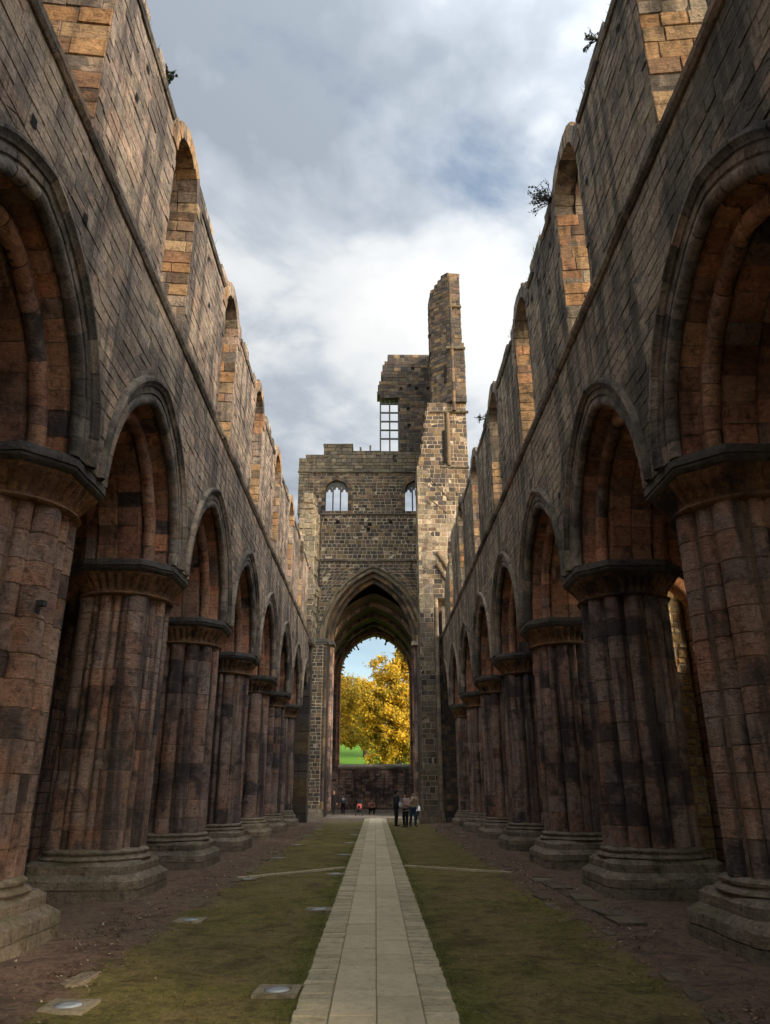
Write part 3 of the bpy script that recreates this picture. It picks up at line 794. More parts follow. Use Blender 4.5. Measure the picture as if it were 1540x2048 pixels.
# ------------------------------------------------------------------ north-east crossing pier
random.seed(78)
np_ = thing('crossing_pier', 'dark brick-like square pier left of the great arch, with pale mortar joints', 'pier', (-4.5, 56, 0))
mb = MB()
prism(mb, [(-5.45, 55.9), (-3.95, 55.9), (-3.75, 56.3), (-3.75, TY), (-5.45, TY)], .55, 12.2, gap=.018, w=(.26, .5), h=(.22, .3), open_edges=(3,))
for (z0, z1) in mk_courses(.5, 11.9, (.4, .6)): mb.tube((-3.78, 56.15, z0), (-3.78, 56.15, z1 - .008), .15, .15, 12, 0, c3(), caps=False)
mb.build('pier_masonry', ['tower', 'mortar_pale'], np_)
mb = MB(); mb.box(-5.5, -3.7, 55.8, TY, 0, .35, 0, j=.02); mb.box(-5.45, -3.78, 55.88, TY, .35, .58, 0, j=.02); mb.build('plinth', ['plinth'], np_)
mb = MB(); mb.box(-5.5, -3.6, 55.75, TY, 12.2, 12.45, 0, j=.02); mb.box(-5.45, -3.66, 55.82, TY, 12.05, 12.2, 0, j=.02); mb.build('capital', ['abacus'], np_)

# north-west stump standing on the end of the left wall
random.seed(79)
mb = MB()
zz = 10.2
outline = [(10.2, -3.82), (13.4, -3.78), (14.6, -3.95), (15.6, -3.72), (17.0, -3.9), (18.2, -3.8), (19.6, -4.05)]
while zz < 19.9:
    hgt = ru(.28, .42)
    xr = -3.9 + .22 * noise.noise(Vector((zz * 1.3, 2, 2))) - max(0, zz - 18.6) * .25
    yb = 45.2 + .2 * noise.noise(Vector((zz, 5, 2)))
    xl = -4.95 if zz < 19.2 else -4.7
    prism(mb, [(xl, yb), (xr, yb + .05), (xr + .12, yb + 1.0), (xr, yb + 1.9), (xl, yb + 1.9)], zz, zz + hgt, w=(.25, .55), h=(.29, .42), gap=.014, rel=(0, .09), jit=.03)
    zz += hgt
tag(mb.build('broken_tower_stump', ['towertop', 'mortar_pale']), 'sunlit ragged stump of the fallen tower corner at the far end of the left wall', 'ruin')
mb = MB()
for (z0, z1) in mk_courses(0, 10.4, (.4, .55)): mb.box(-5.2, -4.0, 46.2, 47.6, z0 + .005, z1 - .005, 0, j=.02)
mb.box(-5.3, -3.85, 46.2, 47.75, 10.4, 10.75, 1, j=.03)
tag(mb.build('broken_respond', ['tower', 'abacus']), 'stub of reddish masonry closing the far end of the left arcade', 'pier')

mb = MB()
prism(mb, [(4.1, 46.05), (6.4, 46.05), (6.4, 47.6), (4.1, 47.6)], 0, 10.6, w=(.3, .6), gap=.01)
tag(mb.build('arcade_respond', ['tower', 'mortar_dark']), 'dark masonry respond closing the far end of the right arcade beside the tower pier', 'pier')

# ------------------------------------------------------------------ south-west tower pier with its finger
random.seed(80)
sw = thing('tower_pier', 'tall pale tower pier right of the arch, rising into a thin broken finger', 'pier', (3.4, 46, 0))
mb = MB()
# lower pier: shaft block then recessed mass beside the nave wall
prism(mb, [(2.72, 45.3), (3.58, 45.3), (3.58, 47.2), (2.72, 47.2)], .68, 22.0, gap=.012, w=(.28, .6), h=(.26, .36), rel=(0, .025), matf=lambda u, v: (4 if rnd() < .6 else 2) if v < 12 else (0 if rnd() < .9 * math.exp(-((v - 17.2) / 2.6) ** 2) else 4))  # paler stones gather at mid height, a sunlit patch put into the colour
for (z0, z1) in mk_courses(.68, 16.0, (.4, .6)):
    mb.tube((3.74, 45.5, z0 + .005), (3.74, 45.5, z1 - .005), .15, .15, 14, 0, c3(), caps=False)
prism(mb, [(3.58, 46.0), (4.13, 46.0), (4.13, 47.2), (3.58, 47.2)], .3, 13.0, mat=2, back=3, gap=.012, w=(.3, .55), h=(.26, .36), rel=(0, .02))
mb.build('pier_masonry', ['palepier', 'mortar_pale', 'tower', 'mortar_dark', 'towertop'], sw)
mb = MB(); mb.box(2.55, 3.95, 45.05, 47.3, 0, .33, 0, j=.02); mb.box(2.6, 3.9, 45.12, 47.3, .335, .68, 0, j=.015); mb.build('plinth', ['plinth'], sw)
# upper mass z 13..26, west face with broken left edge
mb = MB()
def uleft(v):
    if v < 21.6: return 2.74
    if v < 26.5: return 2.8 + (v - 21.6) / 4.9 * .75 + .06 * sin(v * 7)
    return 3.6
z = 13.0
while z < 26.5:
    hgt = ru(.27, .36); l = uleft(z) + ru(-.05, .05)
    mm = 2; mf = lambda u, v: 0 if rnd() < .9 * math.exp(-((v - 17.2) / 2.1) ** 2) else 2  # same sunlit patch carried on by paler stones
    prism(mb, [(l, 45.32), (4.6, 45.3), (5.2, 45.35), (6.15, 45.4), (6.15, 47.6), (l, 47.6)], z, z + hgt, mat=mm, back=1, w=(.26, .55), h=(.27, .36), gap=.014, rel=(0, .035), jit=.01, cap=True, matf=mf)
    z += hgt
ztop0 = z
mb.build('tower_corner', ['palepier', 'mortar_pale', 'tower'], sw)
# finger
mb = MB()
while z < 37.4:
    hgt = ru(.26, .34)
    j = ru(-.05, .05); n2 = .06 * noise.noise(Vector((z * 2, 0, 3)))
    if z > 36.0:   # sloping broken top
        f = (z - 36.0) / 1.4; xl = 3.9 + f * 1.1; 
    else: xl = 3.9
    xl += n2
    yl = 46.0 - (xl - 3.9) * .7
    xr = 6.2 if z < 31.2 else 6.05
    prism(mb, [(xl + j, max(yl, 45.2)), (5.2, 45.0), (5.28, 45.1), (xr, 45.15), (xr, 47.4), (xl, 47.4)], z, z + hgt, w=(.26, .5), h=(.26, .34), gap=.014, rel=(0, .045), jit=.012, back=1)
    z += hgt
for (z0, z1) in mk_courses(26.0, 37.0, (.4, .7)): mb.tube((5.32, 45.04, z0 + .008), (5.32, 45.04, z1 - .008), .12, .12, 10, 0, c3(), caps=False)
mb.build('turret', ['tower', 'mortar'], sw)
for (zq, x0, x1, yy) in ((21.9, 4.3, 6.2, 45.33), (26.0, 3.7, 6.3, 45.28), (30.9, 4.9, 6.25, 45.0), (34.4, 5.2, 6.1, 45.05)):
    mb = MB(); moulding(mb, (x0, yy), (x1, yy), zq, [(-.02, -.07), (.08, -.05), (.14, .02), (.12, .08), (-.02, .14)], (0, -1))
    mb.build('string_course', ['towertop'], sw)
mb = MB()
# shafts and slit, diagonal roof creases
mb.tube((4.86, 45.22, 22.0), (4.86, 45.22, 25.9), .14, .14, 12, 0); mb.build('corner_shaft', ['tower'], sw)
for (a, b) in (((3.5, 45.3, 21.2), (4.9, 45.3, 19.5)), ((3.55, 45.3, 19.6), (4.7, 45.3, 18.6))):
    mb = MB(); mb.tube(a, b, .05, .045, 4, 0); mb.build('roof_crease', ['tower'], sw)
for (a, b) in (((3.95, 45.25, 15.9), (4.55, 45.2, 14.9)), ((3.9, 45.25, 15.2), (4.5, 45.2, 14.0))): mb = MB(); mb.tube(a, b, .16, .13, 8, 0); mb.build('broken_rib', ['tower'], sw)
mb = MB(); mb.box(4.5, 4.66, 45.2, 45.29, 22.2, 24.6, 0); mb.build('slit_shade_box', [M['socket']], sw); mb = MB(); mb.box(4.72, 4.95, 45.2, 45.3, 28.3, 29.7, 0, j=.04); mb.build('slit_shade_box', [M['socket']], sw)  # black boxes on the face stand for the shade inside the slits
mb = MB(); mb.tube((3.9, 45.2, 14.6), (4.3, 45.0, 14.6), .02, .02, 6); mb.build('tie_bar', ['iron'], sw)

# ------------------------------------------------------------------ presbytery beyond the great arch
random.seed(81)
ch = thing('presbytery', 'dark vaulted chancel beyond the great arch, open where its east window was', 'building', (0, 65, 0))
PYE = 71.0
mb = MB()
for sx in (-1, 1):
    lay(mb, planeP((sx * 4.05 + GX, 0, 0), (0, 1, 0), (-sx, 0, 0)), mk_courses(0, 11.2, (.26, .36)), lambda a, b: subtract([(TY + 1.5, TY + 1.5, PYE, PYE)], [h for yy in (60.4, 63.7, 67.6) for h in (arch_hole(yy, 7.6, .75, 0, 4.4)(a, b) if a >= 4.3 else [])]), w=(.35, .8), D=1.4, gap=.01)
mb.build('side_wall', ['pier', 'mortar'], ch)
mb = MB(); mb2 = MB()
F = lambda x, z, t: (GX + x, t, 11.2 + z)
NV = 30
mb.grid([[F(*arch_pt(k / NV, 4.06, 1.6), t) for k in range(NV + 1)] for t in (TY + 1.4, 61, 65, 68, PYE + .1)], 0, (.5, .5, .5), True)
mb.grid([[F(*arch_pt(k / NV, 4.9, 1.6), t) for k in range(NV + 1)] for t in (TY + 1.4, 61, 65, 68, PYE + .1)], 0, (.5, .5, .5), True)
mb.build('vault_web', ['vault'], ch)
for t in (61.6, 65.8, 69.6):
    rb = MB(); sweep(rb, F, 1.6, [[(t - .3, 4.1), (t - .3, 3.86), (t - .2, 3.76), (t + .2, 3.76), (t + .3, 3.86), (t + .3, 4.1)]], [21], mat=0, back=1)
    for sx in (-1, 1): rb.tube((GX + sx * 3.9, t, .3), (GX + sx * 3.9, t, 11.2), .16, .16, 12, 0)
    rb.build('vault_rib', ['pier', 'mortar_dark'], ch, sharp=50)
EX, EZ, EA, EC = -.05, 11.85, 3.22, .7
def iv_e(v0, v1):
    hs = arch_hole(EX, EZ, EA + .1, EC, 3.8)(v0, v1) if v0 >= 3.7 else []
    return subtract([(-4.3, -4.3, 3.9, 3.9)], hs)
mb = MB()
Pe = planeP((0, PYE, 0), (1, 0, 0), (0, -1, 0))
lay(mb, Pe, mk_courses(0, 3.75, (.22, .32)), iv_e, w=(.3, .7), gap=.012, rel=(0, .04), D=1.2)
lay(mb, Pe, mk_courses(3.75, 17.5, (.26, .36)), iv_e, w=(.3, .7), gap=.012, rel=(0, .03), D=1.2)
mb.build('east_wall', ['pier', 'mortar_dark'], ch)
mb = MB()
F = lambda x, z, t: (EX + x, PYE + t, EZ + z)
pr = [(-.05, EA + .35), (-.05, EA + .22), (.05, EA + .15), (.05, EA + .05), (.18, EA + .0), (.3, EA + .06), (.4, EA - .02), (1.2, EA + .05)]
sweep(mb, F, EC, [pr], [25], mat=0, back=1, jr=.006)
for sx in (-1, 1):
    for (z0, z1) in mk_courses(3.9, EZ, (.4, .6)):
        cc = c3()
        mb.grid([[(EX + sx * a, PYE + t, z) for (t, a) in pr] for z in (z0 + .006, z1 - .006)], 0, cc, False)
    mb.grid([[(EX + sx * (a + .015), PYE + t + .012, z) for (t, a) in pr] for z in (3.8, EZ)], 1, c3(), False)
wo = mb.build('east_window', ['soffit', 'mortar_pale'], ch, sharp=50)
# broken cusps of the lost tracery
mb = MB()
for k in range(34):
    s_ = .03 + .94 * (k + ru(-.42, .42)) / 33; mb = MB()
    if rnd() < .2: continue
    if .2 < s_ < .78 and False: continue
    x, z = arch_pt(s_, EA + .02, EC); d = Vector((-x, -z - .3)).normalized(); q = Vector((d.y, -d.x))
    ln = ru(.08, .34) * random.choice((.6, .8, 1, 1.7)); wd = ru(.05, .14)
    p0 = Vector((x, z)); p1 = p0 + d * ln * .6; p2 = p0 + d * ln
    A = [p0 - q * wd, p0 + q * wd, p1 + q * wd * .45, p2 + q * wd * .75, p2 + d * wd * .5, p2 - q * wd * .75, p1 - q * wd * .45]
    f = [(EX + a.x, PYE + .3, EZ + a.y) for a in A]; b = [(EX + a.x, PYE + .5, EZ + a.y) for a in A]
    mb.face(f, 0); mb.face(b[::-1], 0)
    for i in range(len(A)): mb.face([f[i], b[i], b[(i + 1) % len(A)], f[(i + 1) % len(A)]], 0)
    mb.build('tracery_cusp', ['dark_tracery'], wo)
mb = MB()
x = -3.35
while x < 3.2:
    x2 = min(3.25, x + ru(.8, 1.3)); mb.hexa([(x, PYE - .12, 3.55), (x2 - .01, PYE - .12, 3.55), (x2 - .01, PYE + 1.3, 3.55), (x, PYE + 1.3, 3.55), (x, PYE - .12, 3.68), (x2 - .01, PYE - .12, 3.68), (x2 - .01, PYE + 1.3, 4.02), (x, PYE + 1.3, 4.02)], 0); x = x2
mb.build('window_sill', ['plinth'], wo)

# ------------------------------------------------------------------ ground, path, pavement
def ground_mat():
    m, nt, b = new_mat('moss_and_earth_floor')
    g = nt.nodes.new('ShaderNodeNewGeometry'); sp = nt.nodes.new('ShaderNodeSeparateXYZ'); L(nt, g.outputs['Position'], sp.inputs[0])
    P = pos(nt)
    n1 = noi(nt, P, .55, 6, .62, .5); n2 = noi(nt, P, 3.0, 6, .65); n3 = noi(nt, P, 24, 5, .7); n4 = noi(nt, P, 90, 3, .6)
    moss = ramp(nt, n1, [(.13, .122, .026, 0), (.165, .14, .038, .42), (.195, .145, .056, .55), (.14, .126, .03, .68), (.21, .155, .066, 1)], 'LINEAR')
    moss = mixc(nt, smooth(nt, n2, .52, .7, 0, .55), moss, (.20, .135, .062))
    # greener where feet do not reach, by the path kerb
    ax = math_(nt, 'ABSOLUTE', sp.outputs[0])
    kerb = math_(nt, 'MULTIPLY', smooth(nt, ax, .75, 1.25, 1, 0), smooth(nt, n2, .4, .6, .2, .8))
    moss = mixc(nt, kerb, moss, (.105, .118, .018))
    earth = ramp(nt, n2, [(.17, .105, .074, 0), (.21, .13, .09, .5), (.145, .092, .066, 1)], 'LINEAR')
    earth = mixc(nt, smooth(nt, n1, .48, .62, 0, .4), earth, (.17, .15, .08))
    ed = math_(nt, 'ADD', ax, math_(nt, 'MULTIPLY_ADD', n2, 1.1, math_(nt, 'MULTIPLY_ADD', n1, .9, -1.0)))
    f = smooth(nt, ed, 2.75, 3.05)
    f2 = math_(nt, 'ADD', sp.outputs[1], math_(nt, 'MULTIPLY', n1, 5))
    f = math_(nt, 'MAXIMUM', f, smooth(nt, f2, 48, 55, 0, .8))
    c = mixc(nt, f, moss, earth)
    v = math_(nt, 'MULTIPLY', math_(nt, 'MULTIPLY_ADD', n3, 1.9, .05), math_(nt, 'MULTIPLY_ADD', n4, 1.3, .35))
    n5 = noi(nt, P, 1.4, 7, .7, .8); n6 = noi(nt, P, 7, 5, .7, .3)
    v = math_(nt, 'MULTIPLY', v, smooth(nt, n5, .32, .58, .55, 1.1)); v = math_(nt, 'MULTIPLY', v, smooth(nt, n6, .32, .55, .65, 1.08))
    c = mixc(nt, math_(nt, 'MULTIPLY', f, smooth(nt, n5, .5, .6, 0, .7)), c, (.075, .05, .036))
    c = mixc(nt, math_(nt, 'MULTIPLY', f, smooth(nt, n6, .55, .66, 0, .6)), c, (.15, .135, .05))
    c = mixc(nt, 1.0, c, v, 'MULTIPLY'); L(nt, c, b.inputs['Base Color'])
    bm = nt.nodes.new('ShaderNodeBump'); bm.inputs['Strength'].default_value = .9; bm.inputs['Distance'].default_value = .03
    L(nt, math_(nt, 'ADD', math_(nt, 'MULTIPLY', n3, .6), math_(nt, 'ADD', math_(nt, 'MULTIPLY', n4, .3), n2)), bm.inputs['Height']); L(nt, bm.outputs[0], b.inputs['Normal'])
    return m
M['ground'] = ground_mat()
def gz(x, y):
    a = abs(x)
    z = .012 * noise.noise(Vector((x * 1.2, y * 1.2, 0))) + .008 * noise.noise(Vector((x * 4, y * 4, 3)))
    if a > 2.7: z += .04 * min(1, (a - 2.7) / .6) * (1 + .9 * noise.noise(Vector((x * .9, y * .9, 9)))) + .018 * noise.noise(Vector((x * 5, y * 5, 2)))
    if a < .75: z = -.02
    return z - .01
mb = MB()
def axis(a, b, st): n = max(1, int(round((b - a) / st))); return [a + (b - a) * i / n for i in range(n)]
xs = axis(-300, -20, 70) + axis(-20, -10, 5) + axis(-10, -4.5, 1) + axis(-4.5, -.75, .15) + axis(-.75, .75, .5) + axis(.75, 4.5, .15) + axis(4.5, 10, 1) + axis(10, 20, 5) + axis(20, 301, 70) + [300]
ys = axis(-120, -10, 30) + axis(-10, 2, 3) + axis(2, 24, .15) + axis(24, 56, .4) + axis(56, 72, 2) + axis(72, 72.01, 1) + [72.5]
mb.grid([[(x, y, gz(x, y) if -4.6 < x < 4.6 and 2 < y < 55 else -.012) for x in xs] for y in ys], 0, (.5, .5, .5), True)
tag(mb.build('ground', ['ground']), kind='structure')
# lawn rising behind the church
def lawn_mat():
    m, nt, b = new_mat('sunny_lawn')
    n = noi(nt, pos(nt), .25, 6, .6); n2 = noi(nt, pos(nt), 6, 5, .7)
    c = ramp(nt, n, [(.075, .19, .015, 0), (.11, .25, .02, .5), (.20, .26, .04, 1)], 'LINEAR')
    c = mixc(nt, 1.0, c, math_(nt, 'MULTIPLY_ADD', n2, .8, .6), 'MULTIPLY'); L(nt, c, b.inputs['Base Color']); return m
M['lawn'] = lawn_mat()
def hz(x, y): return -.01 if y <= 73 else min(14, (y - 73) * .142) + .4 * noise.noise(Vector((x * .05, y * .05, 0)))
mb = MB()
xs = [-400, -200] + axis(-80, 80, 8) + [80, 200, 400]; ys = [72.5, 73, 76] + axis(80, 200, 6) + [200, 260, 400, 900]
mb.grid([[(x, y, hz(x, y)) for x in xs] for y in ys], 0, (.5, .5, .5), True)
tag(mb.build('lawn_hill', ['lawn']), kind='structure')

random.seed(90)
Pg = lambda z: (lambda u, v, t: (u, v, z + t))
path = MB()
PXM = .015
# two columns of slabs, staggered
for (a, b, ph) in ((-.39, PXM, 0), (PXM, .42, .37)):
    v = 2.0 - ph; crs = []
    while v < 54.0: h_ = ru(.82, 1.0); crs.append((v, min(v + h_, 54.05))); v += h_
    lay(path, Pg(0.0), crs, lambda q, w_: [(a, a, b, b)], w=(9, 9), gap=.004, bev=.004, rel=(.012, .018), jit=.002, mat=0, back=2)
for (a, b) in ((-.70, -.39), (.42, .71)):
    v = 2.0; crs = []
    while v < 54.0: h_ = ru(.13, .22); crs.append((v, min(v + h_, 54.05))); v += h_
    lay(path, Pg(0.0), crs, lambda q, w_: [(a + ru(-.012, .012), a + ru(-.012, .012), b, b)] if a < 0 else [(a, a, b + ru(-.012, .012), b + ru(-.012, .012))], w=(9, 9), gap=.005, bev=.005, rel=(.006, .018), jit=.003, mat=1, back=2)
tag(path.build('path', ['slab', 'sett', 'joint']), kind='structure')
pv = MB()
v = 54.1; crs = []
while v < 65.9: h_ = ru(.6, .9); crs.append((v, min(v + h_, 66.0))); v += h_
lay(pv, Pg(.0), crs, lambda q, w_: [(-3.8, -3.8, 3.9, 3.9)], w=(.6, 1.2), gap=.005, bev=.005, rel=(.008, .016), mat=0, back=1)
tag(pv.build('crossing_pavement', ['tread', 'joint']), kind='structure')
st = MB(); x = -4.2
while x < 3.8:
    x2 = min(3.85, x + ru(.9, 1.5)); st.box(x + .003, x2 - .003, 66.02, 70.98, .0, .15 + ru(0, .008), 0); x = x2
tag(st.build('altar_step', ['tread']), 'low stone step across the chancel below the dark end wall', 'step')

# cross strips of narrow stones in the moss
def strip(p0, p1, lab):
    a = Vector((*p0, 0)); b = Vector((*p1, 0)); d = b - a; Ln = d.length; d.normalize(); n = Vector((-d.y, d.x, 0))
    mb = MB(); u = 0
    bd = [a - n * .08, b - n * .08, b + n * .08, a + n * .08]; mb.hexa([(q.x, q.y, -.12) for q in bd] + [(q.x, q.y, -.03) for q in bd], 0)
    while u < Ln:
        u2 = min(Ln, u + ru(.28, .5)); w_ = ru(.04, .06); z = ru(.024, .036)
        if True:
            p = [a + d * (u + .008) - n * w_, a + d * (u2 - .008) - n * w_, a + d * (u2 - .008) + n * w_, a + d * (u + .008) + n * w_]
            mb.hexa([(q.x, q.y, -.05) for q in p] + [(q.x, q.y, z) for q in p], 0)
        u = u2
    tag(mb.build('stone_edging', ['slab']), lab, 'edging')
strip((-.74, 20.2), (-3.0, 18.0), 'thin row of pale edging stones crossing the moss left of the path')
strip((.74, 20.6), (3.35, 18.7), 'thin row of pale edging stones crossing the moss right of the path')

# in-ground uplighters
random.seed(91)
def uplighter(x, y, proto=None):
    r = thing('ground_uplighter', '', 'lamp', (x, y, 0), 'lamps set in the moss left of the path')
    return r
ul_rows = [(-.93, 8.25), (-2.72, 7.75), (-.90, 13.4), (-2.72, 12.4), (-.90, 18.75), (-2.75, 17.75), (-.9, 24.1), (-2.75, 23.1), (-.9, 29.4), (-2.75, 28.4), (-.9, 34.8), (-2.75, 33.8), (-.9, 40.1), (-2.75, 39.1)]
o2 = ['nearest', 'second nearest', 'third', 'fourth', 'fifth', 'sixth', 'farthest']
slab_me = None
for i, (x, y) in enumerate(ul_rows):
    inner = i % 2 == 0
    lab = f'{o2[i // 2]} square slab lamp in the moss ' + ('beside the path edge' if inner else 'along the leaf-strewn margin, away from the path')
    r = thing('ground_uplighter', lab, 'lamp', (x, y, 0), 'lamps set in the moss left of the path')
    if slab_me is None:
        mb = MB(); n = 32; hw, hl = .21, .21
        c = [(cos(2 * pi * k / n), sin(2 * pi * k / n)) for k in range(n)]
        def sq(k):
            a, b = c[k]; m_ = max(abs(a) / hw, abs(b) / hl); return (a / m_, b / m_)
        mb.grid([[(*sq(k), -.03) for k in range(n)], [(*sq(k), .018) for k in range(n)], [(c[k][0] * .125, c[k][1] * .125, .02) for k in range(n)], [(c[k][0] * .12, c[k][1] * .12, .005) for k in range(n)]], 0, (.4, .5, .4), False, True)
        s_o = mb.build('slab', ['lampslab'], r); s_o.matrix_parent_inverse = Matrix(); slab_me = s_o
        mb = MB(); mb.grid([[(c[k][0] * q, c[k][1] * q, z) for k in range(n)] for q, z in ((.118, .012), (.118, .022), (.06, .026))], 0, (.5, .5, .5), True, True); mb.face([(c[k][0] * .06, c[k][1] * .06, .026) for k in range(n)], 0, sm=True)
        l_o = mb.build('lens', ['lens'], r); l_o.matrix_parent_inverse = Matrix()
    else:
        for src in (slab_me, l_o):
            cpy = src.copy(); COL.objects.link(cpy); cpy.parent = r
    r.rotation_euler = (0, 0, ru(-.06, .06))

# flat stones half buried along the margins
random.seed(92)
for s in (-1, 1):
    y = 6.3
    while y < 42:
        ln = ru(.3, .75); x = s * (2.98 + .18 * noise.noise(Vector((y * .25, s, 0)))) + ru(-.05, .05); yc = y + ln / 2; y += ln + (ru(.05, .5) if rnd() < .55 else ru(.8, 2.2))
        if abs(yc - 18.3) < .6: continue
        mb = MB(); a, b = ru(.05, .13), ln / 2; rz = ru(-.12, .12); n = 14
        rr_ = [ru(.86, 1.06) for _ in range(n)]
        def pt(k, q, z):
            t = 2 * pi * (k + .5) / n; e = .55
            X = a * rr_[k] * q * math.copysign(abs(cos(t)) ** e, cos(t)); Y_ = b * rr_[k] * q * math.copysign(abs(sin(t)) ** e, sin(t))
            return (x + X * cos(rz) - Y_ * sin(rz), yc + X * sin(rz) + Y_ * cos(rz), z + gz(x, yc) * .7)
        h_ = ru(.012, .03); cc = c3()
        mb.grid([[pt(k, 1, -.05) for k in range(n)], [pt(k, 1, h_ - .01) for k in range(n)], [pt(k, .9, h_) for k in range(n)]], 0, cc, False, True); mb.face([pt(k, .9, h_) for k in range(n)], 0, cc)
        lw = 'left' if s < 0 else 'right'
        tag(mb.build('margin_stone', ['margin']), f'flat worn stone in the line of half-buried stones edging the {lw} moss', 'stone', f'half-buried stones along the {lw} margin')
# kerb slabs in front of the right piers
for (x, y0, y1) in ((3.55, 11.6, 15.2), (3.5, 15.5, 17.6), (3.62, 32.5, 40.5)):
    mb = MB(); u = y0
    while u < y1: u2 = min(y1, u + ru(.5, 1.0)); mb.box(x - .2 + ru(-.04, .04), x + .22, u + .01, u2 - .01, -.05, .06 + ru(-.02, .02), 0, j=.015); u = u2
    w_ = 'before the second right pier' if y0 < 12 else ('just past the second right pier' if y0 < 20 else 'before the far right piers')
    tag(mb.build('stone_kerb', ['margin']), f'low mossy stone kerb lying in the earth {w_}', 'kerb')

# leaf litter and specks (uncountable)
random.seed(93)
mb = MB()
def leaf(x, y, z, sz):
    a = ru(0, 2 * pi); t = ru(-.6, .6); u = Vector((cos(a), sin(a), t)) * sz; w_ = Vector((-sin(a), cos(a), ru(-.5, .5))) * sz * .6
    o = Vector((x, y, z)); mb.face([tuple(o - u), tuple(o + w_ * .9), tuple(o + u), tuple(o - w_ * .9)], 0, c3())
for i in range(15000):
    s = random.choice((-1, 1)); y = 5 + 46 * rnd() ** 1.5
    x = s * (3.3 + random.gauss(0, .36)); cl = noise.noise(Vector((x * 1.5, y * .8, 5)))
    if cl < 0 and rnd() < .85: continue
    leaf(x, y, gz(x, y) + .012 + ru(0, .02), ru(.010, .030))
for i in range(700):
    x = ru(-2.9, 2.9); y = 5 + 44 * rnd() ** 1.4
    if abs(x) < .74: continue
    leaf(x, y, gz(x, y) + .012, ru(.008, .018))
tag(mb.build('leaf_litter', ['litter']), 'scattered dead leaves drifted along the foot of the piers', 'leaves', kind='stuff')

random.seed(94)
mb = MB()
def blade(x, y, h_):
    a = ru(0, 2 * pi); w_ = ru(.002, .005); b = ru(-.02, .02); c_ = ru(-.02, .02); z = gz(x, y) - .004
    mb.face([(x - w_ * cos(a), y - w_ * sin(a), z), (x + w_ * cos(a), y + w_ * sin(a), z), (x + b, y + c_, z + h_)], 0, c3())
for i in range(26000):
    y = 6 + 34 * rnd() ** 2.0; r_ = rnd()
    sg = random.choice((-1, 1))
    if r_ < .3: x = sg * (.72 + abs(random.gauss(0, .06)))
    else: x = sg * ru(.75, 2.9)
    if r_ > .3 and noise.noise(Vector((x * 1.3, y * 1.3, 8))) < .05: continue
    blade(x, y, ru(.012, .035))
tag(mb.build('grass', ['grass']), 'short mossy grass growing beside the paved path', 'grass', kind='stuff')

# ------------------------------------------------------------------ trees beyond the east window
def tree(name, lab, x, y, h, crown, leafm, n_leaf, sz, seed, group='autumn trees behind the church', trunk_h=.25):
    random.seed(seed)
    z0 = hz(x, y)
    r = thing(name, lab, 'tree', (x, y, z0), group)
    tb = MB(); tips = []
    def br(p, d, ln, rad, lvl):
        q = p + d * ln; tb.tube(p, q, rad, rad * .68, 7 if lvl < 2 else 4, 0, caps=False); 
        if lvl >= 4 or rad < .012: tips.append(q); return
        if lvl >= 2: tips.append(q)
        for k in range(3 if lvl < 3 else 2):
            nd = (d + Vector((random.gauss(0, .55), random.gauss(0, .55), random.gauss(.12, .3)))).normalized()
            br(q, nd, ln * ru(.6, .85), rad * ru(.5, .7), lvl + 1)
    br(Vector((x, y, z0 - .2)), Vector((ru(-.05, .05), ru(-.05, .05), 1)), h * trunk_h, h * .026, 0)
    tb.build('trunk', ['bark'], r)
    cb = MB()
    clumps = []
    for (ox, oy, oz, rx, rz) in crown:
        for k in range(int(26 * rx * rz / 6) + 14):
            v = Vector((random.gauss(0, 1), random.gauss(0, 1), random.gauss(0, 1))).normalized() * (rnd() ** .4)
            clumps.append((x + ox + v.x * rx, y + oy + v.y * rx, z0 + oz + v.z * rz, ru(.35, .95), rnd() ** 1.2))
    for t in tips: clumps.append((t.x, t.y, t.z, ru(.3, .7), rnd()))
    for i in range(n_leaf):
        cx_, cy_, cz_, cr, cc = random.choice(clumps)
        v = Vector((random.gauss(0, .5), random.gauss(0, .5), random.gauss(0, .42))) * cr
        o = Vector((cx_, cy_, cz_)) + v
        a = Vector((random.gauss(0, 1), random.gauss(0, 1), random.gauss(0, 1))).normalized(); b = a.orthogonal().normalized()
        a *= sz * ru(.6, 1.2); b *= sz * ru(.4, .8)
        cb.face([tuple(o - a), tuple(o + b), tuple(o + a), tuple(o - b)], 0, ((cc * .6 + rnd() * .4) % 1, ru(.2, 1), 0))
    cb.build('crown', [leafm], r)
    return r
tree('maple_tree', 'big golden maple filling the right of the empty east window', 3.0, 97, 16, [(0, 0, 6, 4.6, 4.2), (-.6, 0, 11.5, 3.4, 3.4), (1.5, -1, 4, 4, 3), (-1.8, -.5, 3.2, 2.6, 2.4), (1.0, 0, 14.2, 1.9, 1.6), (-2.6, 0, 8.3, 2.6, 2.4), (-1.5, 1, 6, 3.6, 3.4)], 'leaf_gold', 44000, .19, 201)
tree('autumn_tree', 'yellow-olive tree with a low drooping bough left of the golden maple', -5.2, 104, 15, [(0, 0, 7.6, 3.6, 3.6), (2.5, -1, 4.2, 2.6, 1.6), (-1, 0, 4, 3, 2), (1.5, 0, 9.5, 2.4, 2.4)], 'leaf_gold', 22000, .18, 202)
tree('autumn_tree', 'golden rounded tree behind the drooping bough, mid window', -1.5, 118, 15, [(0, 0, 7.5, 4.0, 4.2), (-2, 0, 6, 3.4, 3)], 'leaf_gold', 30000, .2, 203)
tree('autumn_tree', 'orange-brown tree at the left edge of the east window', -8.0, 124, 15, [(0, 0, 8.5, 4.6, 4.6), (2.5, 0, 6, 3, 3)], 'leaf_orange', 24000, .2, 204)
tree('autumn_tree', 'yellow tree half hidden at the right edge of the east window', 9.5, 112, 15, [(0, 0, 8, 4.4, 4.8)], 'leaf_gold', 12000, .2, 205)
